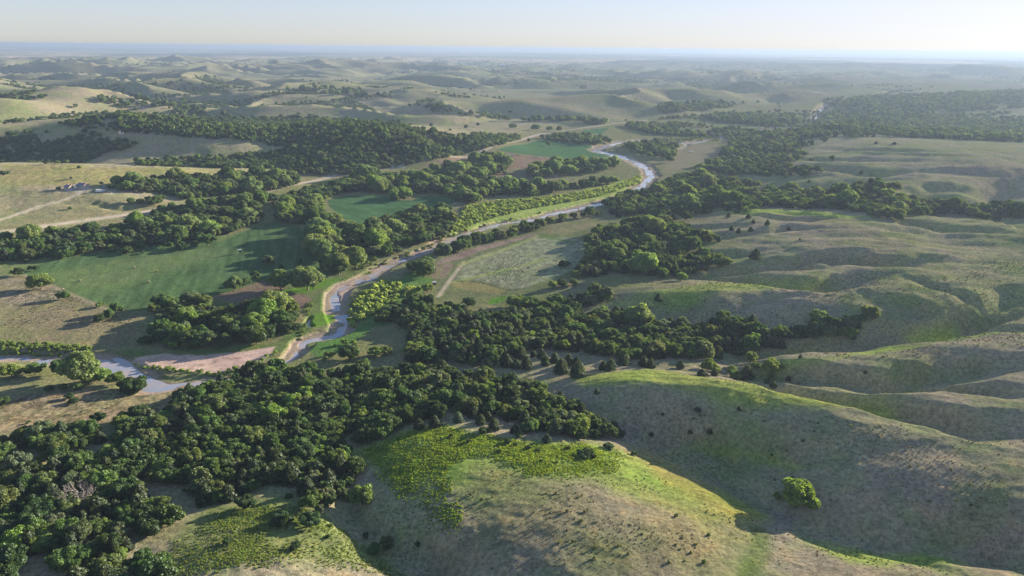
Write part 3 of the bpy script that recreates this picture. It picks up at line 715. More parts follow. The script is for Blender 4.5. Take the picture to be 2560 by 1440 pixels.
def cedar_parts(seed, w, h, nleaf, leaf):
    rng = np.random.default_rng(seed); n = nleaf
    t = 1 - np.sqrt(rng.uniform(0, 1, n)); t = t * 0.98
    a = rng.uniform(0, 2 * math.pi, n); ph = rng.uniform(0, 6)
    prof = lambda t: np.clip((1 - t) ** 0.6 * (0.55 + 0.45 * np.minimum(1, (t + 0.02) / 0.12)), 0.02, 1)
    bump = 1 + 0.16 * np.sin(a * 3 + ph + t * 5) + 0.12 * np.sin(a * 7 + t * 17)
    r = w * prof(t) * bump * rng.uniform(0.78, 1.08, n)
    C = np.c_[r * np.cos(a), r * np.sin(a), 0.25 + t * h]
    Nr = np.c_[np.cos(a), np.sin(a), np.full(n, 0.55)]
    parts = [leaf_quads(C, Nr, leaf, rng, 0.45)]
    k = 10; lv = 6; V = []; F = []
    for i in range(lv):
        tt = i / (lv - 1) * 0.93
        for j in range(k):
            b = 2 * math.pi * j / k; rr = w * float(prof(np.array(tt))) * 0.78 * (1 + 0.16 * math.sin(b * 3 + ph + tt * 5)); V.append((rr * math.cos(b), rr * math.sin(b), 0.3 + tt * h))
    for i in range(lv - 1):
        for j in range(k): F.append((i * k + j, i * k + (j + 1) % k, (i + 1) * k + (j + 1) % k, (i + 1) * k + j))
    parts.append((np.array(V), np.array(F)))
    trunk = tube([(0, 0, -0.5), (0, 0, 0.7), (0, 0, h * 0.8)], [w * 0.09, w * 0.07, w * 0.02])
    return join(parts), trunk

PROTO = {}      # kind -> list of (crown mesh, trunk mesh)
def add_proto(kind, n, fn):
    PROTO[kind] = []
    for i in range(n):
        cr_p, tr_p = fn(i)
        PROTO[kind].append((mesh_mixed('crown', *cr_p, M_LEAF), mesh_mixed('trunk', *tr_p, M_BARK)))
add_proto('broad', 9, lambda i: broad_parts(100 + i, 4.6 + 0.3 * (i % 3), 6.6 + 0.7 * (i % 4), 2600, 0.60, 1.5, 12 + i % 5, 0.75))
add_proto('cotton', 5, lambda i: broad_parts(200 + i, 8.2 + 0.6 * (i % 3), 14.0 + 1.0 * (i % 3), 4800, 0.85, 2.0, 24 + i % 3, 0.8))
add_proto('cedar', 6, lambda i: cedar_parts(300 + i, 2.5 + 0.3 * (i % 3), 4.9 + 0.7 * (i % 3), 1500, 0.42))
add_proto('bush', 4, lambda i: broad_parts(400 + i, 1.5, 2.3, 420, 0.36, 0.15, 7, 0.6))
add_proto('tuft', 3, lambda i: broad_parts(500 + i, 0.55, 0.75, 60, 0.28, 0.02, 4, 0.8))
add_proto('farbroad', 5, lambda i: broad_parts(600 + i, 5.0, 9.0, 420, 1.5, 1.2, 9, 0.5))
print('protos', time.time() - T0)

KIND_NAME = {'broad': 'broadleaf_tree', 'cotton': 'cottonwood_tree', 'cedar': 'cedar_tree', 'bush': 'shrub'}
KIND_CAT = {'broad': 'tree', 'cotton': 'tree', 'cedar': 'cedar', 'bush': 'shrub'}
def tree_obj(kind, var, pos, rz, sc, tint, label, group=None):
    e = bpy.data.objects.new(KIND_NAME[kind], None); SC.collection.objects.link(e)
    e.empty_display_size = 1; e.location = pos; e.rotation_euler = (0, 0, rz); e.scale = (sc[0], sc[0], sc[1])
    e['label'] = label; e['category'] = KIND_CAT[kind]
    if group: e['group'] = group
    cm, tm = PROTO[kind][var % len(PROTO[kind])]
    c = bpy.data.objects.new('crown', cm); c['tint'] = [float(v) for v in tint]; link(c, e)
    t = bpy.data.objects.new('trunk', tm); link(t, e)
    return e

def scatter_stuff(name, kind, P, rot, sc, tint, var):
    """many copies as one object: points carry rotation, scale, tint and variant"""
    n = len(P)
    if n == 0: return
    coll = bpy.data.collections.new(name + '_source')
    for i, (cm, tm) in enumerate(PROTO[kind]):
        key = kind + '_joined_%02d' % i
        me = bpy.data.meshes.get(key)
        if me is None:
            import bmesh
            bm = bmesh.new(); bm.from_mesh(cm); me = bpy.data.meshes.new(key)
            k0 = len(bm.faces); bm.from_mesh(tm); bm.faces.ensure_lookup_table()
            for f in bm.faces[k0:]: f.material_index = 1
            bm.to_mesh(me); bm.free(); me.materials.append(M_LEAF); me.materials.append(M_BARK)
        coll.objects.link(bpy.data.objects.new(name + '_source_%02d' % i, me))
    me = bpy.data.meshes.new(name); me.vertices.add(n); me.vertices.foreach_set('co', np.ascontiguousarray(P, np.float32).ravel())
    a = me.attributes.new('rot', 'FLOAT_VECTOR', 'POINT'); a.data.foreach_set('vector', np.c_[np.zeros(n), np.zeros(n), rot].astype(np.float32).ravel())
    a = me.attributes.new('scl', 'FLOAT_VECTOR', 'POINT'); a.data.foreach_set('vector', np.ascontiguousarray(sc, np.float32).ravel())
    a = me.attributes.new('tint', 'FLOAT_VECTOR', 'POINT'); a.data.foreach_set('vector', np.ascontiguousarray(tint, np.float32).ravel())
    a = me.attributes.new('variant', 'INT', 'POINT'); a.data.foreach_set('value', np.ascontiguousarray(var % len(PROTO[kind]), np.int32))
    o = link(bpy.data.objects.new(name, me)); o['kind'] = 'stuff'
    g = bpy.data.node_groups.new(name, 'GeometryNodeTree')
    g.interface.new_socket('Geometry', in_out='INPUT', socket_type='NodeSocketGeometry'); g.interface.new_socket('Geometry', in_out='OUTPUT', socket_type='NodeSocketGeometry')
    gi = g.nodes.new('NodeGroupInput'); go = g.nodes.new('NodeGroupOutput')
    ip = g.nodes.new('GeometryNodeInstanceOnPoints'); ci = g.nodes.new('GeometryNodeCollectionInfo')
    ci.inputs['Collection'].default_value = coll; ci.inputs['Separate Children'].default_value = True; ci.inputs['Reset Children'].default_value = True
    ip.inputs['Pick Instance'].default_value = True
    def at(nm, dt):
        x = g.nodes.new('GeometryNodeInputNamedAttribute'); x.data_type = dt; x.inputs[0].default_value = nm
        return x.outputs[0]
    g.links.new(gi.outputs[0], ip.inputs['Points']); g.links.new(ci.outputs[0], ip.inputs['Instance'])
    g.links.new(at('variant', 'INT'), ip.inputs['Instance Index']); g.links.new(at('rot', 'FLOAT_VECTOR'), ip.inputs['Rotation']); g.links.new(at('scl', 'FLOAT_VECTOR'), ip.inputs['Scale'])
    g.links.new(ip.outputs[0], go.inputs[0])
    md = o.modifiers.new('scatter', 'NODES'); md.node_group = g
    return o

def poisson(poly, spacing, rng, jit=0.38):
    """jittered hex grid inside a world polygon"""
    x0, y0 = poly.min(0); x1, y1 = poly.max(0)
    xs = np.arange(x0, x1 + spacing, spacing); ys = np.arange(y0, y1 + spacing, spacing * 0.866)
    X, Y = np.meshgrid(xs, ys); X = X + (np.arange(len(ys)) % 2)[:, None] * spacing * 0.5
    X = X + rng.uniform(-jit, jit, X.shape) * spacing; Y = Y + rng.uniform(-jit, jit, Y.shape) * spacing
    m = inside(poly, X, Y); return X[m], Y[m]

# wooded areas: phrase, outline of the canopy in photo pixels, cedar share, spacing, size range, cottonwood share
WOODS = [
 ('lower wood', "0 1082 60 1072 130 1066 230 1052 330 1022 400 1032 440 1000 455 972 520 945 590 930 700 908 760 912 830 918 900 908 960 918 1060 908 1130 912 1240 932 1330 947 1370 975 1440 990 1530 1052 1590 1082 1552 1096 1480 1098 1400 1085 1320 1077 1270 1047 1120 1026 1090 1052 1000 1064 950 1098 900 1122 860 1122 783 1180 715 1204 638 1230 571 1250 504 1262 467 1232 370 1206 360 1240 416 1241 453 1280 440 1323 403 1340 322 1332 336 1372 413 1382 413 1475 150 1475 140 1385 40 1390 30 1475 -120 1475 -120 1090", 0.16, 4.5, (0.42, 0.82), 0.0),
 ('thicket beside the pale grass slope', "712 1160 760 1142 860 1120 895 1140 893 1200 880 1235 862 1268 815 1262 790 1300 760 1290 765 1240 720 1200", 0.3, 4.0, (0.34, 0.6), 0.0),
 ('wooded draw below the grass ridges', "934 785 1011 741 1051 728 1092 755 1152 755 1199 768 1266 772 1283 741 1320 748 1374 738 1471 728 1478 708 1532 721 1542 741 1505 755 1440 775 1549 765 1589 782 1700 799 1733 809 1780 788 1875 788 1908 819 2002 809 2026 775 2066 788 2147 775 2177 768 2204 802 2214 824 2136 834 2120 850 2036 868 1935 881 1811 898 1690 896 1555 896 1455 880 1337 872 1270 890 1220 916 1203 920 1102 903 1052 909 1011 896 1031 836 1008 815 951 805", 0.27, 5.0, (0.5, 0.9), 0.02),
 ('grove between the hay meadow and the sandbar', "329 768 366 748 477 728 524 741 554 768 605 748 658 755 689 768 715 748 752 782 746 836 705 849 571 866 437 876 413 862 309 859 336 826 420 809 370 789", 0.08, 6.2, (0.6, 1.05), 0.12),
 ('tall cottonwood row by the green field', "772 570 805 568 838 585 868 618 895 648 894 688 860 690 815 672 790 640", 0.0, 9.0, (0.85, 1.1), 0.9),
 ('wood between the road and the green field', "0 588 60 580 150 572 250 562 330 547 390 527 420 516 480 500 560 492 640 482 690 490 700 500 650 518 655 560 560 585 545 600 500 605 300 618 190 635 170 645 60 650 0 655 -60 660 -60 595", 0.08, 6.2, (0.55, 1.0), 0.08),
 ('wood below the farmhouse hill', "262 462 300 447 420 432 540 432 600 427 680 422 720 432 755 450 750 462 680 475 620 485 560 488 480 500 440 490 400 482 330 477 280 472", 0.1, 6.6, (0.55, 1.05), 0.12),
 ('clump beside the farm road', "290 500 330 488 400 485 425 495 400 512 330 512", 0.1, 9, (0.7, 1.1), 0.0),
 ('wood around the hidden field', "690 500 720 480 770 465 840 455 860 470 820 500 805 512 815 535 850 552 900 572 935 550 1000 530 1050 516 1110 515 1150 540 1140 570 1110 590 1060 608 1030 622 960 640 900 640 870 620 830 590 790 570 700 555 690 530", 0.14, 6.6, (0.6, 1.1), 0.15),
 ('belt of trees across the brown field', "850 453 900 424 934 424 984 440 1051 422 1098 418 1119 409 1186 402 1219 387 1253 389 1270 409 1266 432 1209 446 1277 456 1404 453 1488 449 1549 442 1538 459 1421 473 1347 490 1277 486 1209 490 1209 506 1169 510 1119 490 1085 480 1018 486 1021 500 974 503 981 483 890 480 850 483", 0.05, 7.6, (0.7, 1.2), 0.3),
 ('grove inside the river bend', "1310 439 1320 422 1361 412 1455 399 1539 392 1552 436 1455 432 1347 447", 0.0, 12.0, (0.9, 1.3), 0.55),
 ('dense wood on the domed hill', "850 297 951 308 1018 315 1146 338 1186 334 1297 337 1303 348 1219 369 1135 389 1018 409 934 426 850 436 756 436 700 420 570 418 340 412 330 400 420 392 560 387 640 380 700 378 735 372 620 350 450 340 300 328 180 318 140 308 180 300 300 282 480 294 620 300", 0.1, 6.2, (0.5, 0.85), 0.0),
 ('scrub on the shaded ridge flank', "0 318 100 322 220 337 230 347 160 372 100 377 0 350 -60 340", 0.1, 9, (0.45, 0.8), 0.0),
 ('bank of trees across the river', "1085 622 1109 606 1172 586 1253 576 1327 550 1387 542 1421 535 1512 519 1552 519 1488 539 1354 561 1347 571 1283 591 1186 615 1125 638 1092 648", 0.1, 6.4, (0.6, 1.0), 0.08),
 ('dark clump at the end of the ploughed strip', "1025 648 1052 635 1082 641 1084 674 1072 701 1052 698 1028 675", 0.1, 7.6, (0.9, 1.2), 0.1),
 ('broad wood across the upper grassland', "1508 500 1560 480 1640 462 1700 437 1760 425 1811 440 1888 450 1901 469 1969 466 2096 463 2153 449 2204 449 2264 466 2224 486 2338 490 2439 500 2560 506 2620 510 2620 552 2560 550 2473 550 2372 537 2257 540 2247 553 2204 547 2137 530 2069 523 1922 516 1861 530 1734 537 1737 557 1660 560 1640 545 1600 535 1540 545 1512 517", 0.14, 6.8, (0.6, 1.0), 0.06),
 ('wood at the foot of the grass ridges', "1525 560 1600 540 1660 545 1720 560 1790 580 1790 600 1740 612 1717 620 1780 627 1828 641 1828 661 1750 684 1706 698 1619 688 1538 681 1468 698 1421 691 1438 658 1468 640 1468 580", 0.2, 6.2, (0.55, 1.0), 0.05),
 ('valley wood by the upper river', "1811 439 1888 436 1935 443 2002 443 2086 429 2053 416 1969 412 1996 396 2016 385 1992 369 2029 359 2103 345 2200 338 2560 352 2620 352 2620 305 2400 300 2200 290 2080 288 2040 300 2020 322 1900 330 1850 318 1700 306 1569 306 1560 318 1640 335 1830 345 1812 370 1790 395 1744 419", 0.05, 8.0, (0.6, 1.0), 0.0),
 ('far woods by the winding river', "2040 250 2100 240 2150 236 2300 232 2560 222 2650 222 2650 270 2560 270 2350 285 2250 293 2100 286 2070 262", 0.0, 11, (0.7, 1.15), 0.0),
 ('clump on the island of the upper bend', "1562 360 1600 355 1690 360 1690 380 1680 405 1640 400 1580 372", 0.0, 10.5, (0.8, 1.2), 0.1),
 ('far row of trees', "1361 340 1420 333 1480 340 1555 345 1550 358 1440 357 1380 352", 0.0, 8, (0.7, 1.0), 0.0),
 ('far row beyond the green strip', "1770 286 1850 284 1930 290 2005 292 2005 308 1900 312 1780 300", 0.0, 10, (0.9, 1.3), 0.0),
 ('far patch above the row', "1640 262 1740 252 1860 250 1865 264 1760 275 1650 284", 0.0, 10, (0.8, 1.2), 0.0),
 ('far hedge line', "1307 296 1400 292 1518 297 1516 309 1420 307 1310 304", 0.0, 10, (0.8, 1.2), 0.0),
 ('draw below the far farm', "1030 258 1080 243 1120 270 1200 285 1300 292 1290 302 1180 290 1080 280", 0.0, 12, (0.7, 1.2), 0.0),
 ('far draw on the left', "230 240 330 235 480 250 560 280 600 290 480 292 330 275 270 262", 0.0, 13, (0.7, 1.2), 0.0),
 ('far draw', "690 215 800 212 960 235 980 245 860 240 720 226", 0.0, 20, (1.0, 1.5), 0.0),
]
VERT = []      # kind, x, y, z, width scale, height scale, tint, variant, wood
TINTS = {'dark': (0.052, 0.082, 0.030), 'mid': (0.080, 0.125, 0.037), 'olive': (0.112, 0.134, 0.045), 'yellow': (0.155, 0.205, 0.052), 'grey': (0.118, 0.138, 0.078), 'pale': (0.155, 0.195, 0.075)}
TONE = {'dark': 'dark green', 'mid': 'mid green', 'olive': 'olive green', 'yellow': 'bright yellow-green', 'grey': 'grey-green', 'pale': 'pale green', 'cedar': 'blackish green'}
def pick_tone(rng, kind):
    if kind == 'cedar': return 'cedar'
    if kind == 'cotton': return rng.choice(['pale', 'yellow', 'mid'], p=[0.55, 0.2, 0.25])
    return rng.choice(['dark', 'mid', 'olive', 'yellow', 'grey'], p=[0.31, 0.33, 0.15, 0.09, 0.12])
def tint_of(tone, rng):
    b = np.array((0.052, 0.068, 0.032) if tone == 'cedar' else TINTS[tone]); return b * rng.uniform(0.82, 1.22) * np.array([rng.uniform(0.84, 1.04), 1.06, rng.uniform(0.85, 1.15)])
ALLP = []
for wi, (phrase, poly, ced, sp, (s0, s1), cot) in enumerate(WOODS):
    P = to_world(poly, 0.3, height); P = np.concatenate([P, to_world(poly, 7.0, height)]); cx_ = P.min(0); cy_ = P.max(0); P = np.array([[cx_[0], cx_[1]], [cy_[0], cx_[1]], [cy_[0], cy_[1]], [cx_[0], cy_[1]]])
    rng = np.random.default_rng(1000 + wi)
    X, Y = poisson(P, sp, rng)
    zt = height(X, Y)
    hm = 8.0 * 0.5 * (s0 + s1)
    if cot > 0.5: hm = 7.5
    pg = poly_px(poly)
    a1, b1, dd1 = project(np.c_[X, Y, zt + 0.5 * hm]); a2, b2, _ = project(np.c_[X, Y, zt + 0.2]); a3, b3, _ = project(np.c_[X, Y, zt + 0.95 * hm])
    slack = np.where(dd1 > 850, 6.0, 2.0)
    keep = inside(pg, a1, b1) & inside(pg, a2, b2 - slack) & inside(pg, a3, b3 + slack)
    nz_ = 26 if sp < 7.9 else 60
    keep &= fbm(X / nz_, Y / nz_, 3, 950) + RNG.uniform(-0.3, 0.3, len(X)) > (-0.52 if sp < 7.9 else (-0.26 if sp < 7.99 else -0.17))
    X, Y, zt = X[keep], Y[keep], zt[keep]
    for x, y, z in zip(X, Y, zt):
        cl = vnoise(np.array([x / 22]), np.array([y / 22]), 900)[0]
        u = rng.uniform()
        if u < ced * (1 + 1.1 * cl): kind = 'cedar'
        elif rng.uniform() < cot * (1 if cot > 0.4 else 0.5) * (1 + 0.8 * cl): kind = 'cotton'
        else: kind = 'broad'
        s = rng.uniform(s0, s1)
        if kind == 'cedar': s = rng.uniform(0.8, 1.25)
        if kind == 'cotton': s = rng.uniform(0.62, 1.0) if cot < 0.8 else rng.uniform(0.7, 1.0)
        if kind == 'broad': s *= rng.choice([0.75, 1.0, 1.18], p=[0.25, 0.5, 0.25])
        tone = pick_tone(rng, kind)
        ALLP.append((kind, x, y, z, s, s * rng.uniform(0.85, 1.15), tone, tint_of(tone, rng), rng.integers(0, 50), wi))
print('woods', len(ALLP), time.time() - T0)
pp = np.array([(a[1], a[2], a[3]) for a in ALLP]); PX, PY, PZ = project(pp)
sizepx = np.array([a[4] for a in ALLP]) / PZ * np.where(np.array([a[0] for a in ALLP]) == 'cotton', 1.9, 1)
vis = (PX > -10) & (PX < 2570) & (PY > 0) & (PY < 1460)
kinds = np.array([a[0] for a in ALLP])
single = np.zeros(len(ALLP), bool)
for k, nmax in (('broad', 290), ('cotton', 120), ('cedar', 210)):
    idx = np.where((kinds == k) & vis)[0]; idx = idx[np.argsort(-sizepx[idx])][:nmax]; single[idx] = True
MARKS = [('the bare grey tree', 215, 1230), ('the lone bright tree', 905, 1235), ('the pink sandbar', 500, 905), ('the river bend', 850, 800), ('the two olive shrubs', 950, 1350), ('the open cracked meadow', 200, 1020),
         ('the sumac slope', 1150, 1090), ('the shaded gully', 1650, 1130), ('the wood tip', 1560, 1080), ('the row of cedars', 1450, 925), ('the round river island', 805, 800), ('the small clearing', 400, 1215), ('the grassy tongue', 620, 1260),
         ('the mown hay patch', 1190, 718), ('the ploughed plot', 1105, 680), ('the gully mouth', 1800, 915), ('the green field', 450, 680), ('the brown garden plot', 640, 745), ('the lower left corner', 60, 1400), ('the grass opening', 950, 850), ('the ridge crest', 1700, 940), ('the upper grass ridges', 2000, 760), ('the meadow corner', 60, 1080), ('the dry slope end', 760, 1190), ('the sand flat', 420, 970)]
def place_words(x, y):
    d = [(math.hypot(x - mx, y - my), n, mx, my) for n, mx, my in MARKS]; d.sort()
    (_, n, mx, my), (_, n2, _, _) = d[0], d[1]
    dx, dy = x - mx, y - my
    side = ('right of' if dx > 0 else 'left of') if abs(dx) > abs(dy) else ('below' if dy > 0 else 'above')
    return side, n, n2
def tree_label(kind, tone, s, phrase, x, y):
    side, n, n2 = place_words(x, y)
    size = 'small' if s < 0.72 else ('large' if s > 1.0 else 'medium')
    kn = {'broad': 'round tree', 'cotton': 'cottonwood', 'cedar': 'pointed cedar'}[kind]
    ph = phrase if len(phrase.split()) < 4 else 'wood'
    tn = {'cedar': 'blackish'}.get(tone, TONE[tone])
    far = 'just ' if math.hypot(x - 0, 0) < 0 else ''
    return f"{size} {tn} {kn} {side} {n}, towards {n2.replace('the ', '', 1).replace('bare grey ', 'bare ').replace('lone bright tree on the slope', 'lone bright tree')}"
LAB = {}
for i in np.where(single)[0]:
    a_ = ALLP[i]; LAB.setdefault(tree_label(a_[0], a_[6], a_[4], WOODS[a_[9]][0], PX[i], PY[i]), []).append(i)
ORD = ['leftmost', 'second', 'third', 'fourth', 'fifth', 'sixth', 'seventh', 'eighth', 'ninth', 'tenth', 'eleventh', 'twelfth', 'thirteenth', 'fourteenth', 'fifteenth', 'sixteenth', 'seventeenth', 'eighteenth', 'nineteenth', 'twentieth', 'next to rightmost']
NAMEOF = {}
for lb_, ids in LAB.items():
    ids.sort(key=lambda i: PX[i])
    for q_, i in enumerate(ids):
        NAMEOF[i] = lb_ if len(ids) == 1 else (('leftmost ' + lb_) if q_ == 0 else (('rightmost ' + lb_) if q_ == len(ids) - 1 else (ORD[min(q_, 20)] + ' ' + lb_)))
for i in np.where(single)[0]:
    kind, x, y, z, s, sh, tone, ti, var, wi = ALLP[i]
    tree_obj(kind, int(var), (x, y, z), float(var) * 1.7, (s, sh), ti, NAMEOF[i], {'broad': 'broadleaf trees of the woods', 'cotton': 'cottonwoods of the valley', 'cedar': 'cedars among the woods'}[kind])
for k, nm in (('broad', 'woodland'), ('cotton', 'cottonwood_stands'), ('cedar', 'cedar_woods')):
    for lod in ((0, 1) if k == 'broad' else (0,)):
        dist = PZ
        sel = (kinds == k) & ~single
        if k == 'broad': sel &= (dist > 900) if lod else (dist <= 900)
        ix = np.where(sel)[0]
        scatter_stuff(nm if not lod else 'distant_woodland', 'farbroad' if lod else k, pp[ix], np.array([ALLP[i][8] * 1.7 for i in ix]), np.array([(ALLP[i][4], ALLP[i][4], ALLP[i][5]) for i in ix]), np.array([ALLP[i][7] for i in ix]), np.array([ALLP[i][8] for i in ix]))


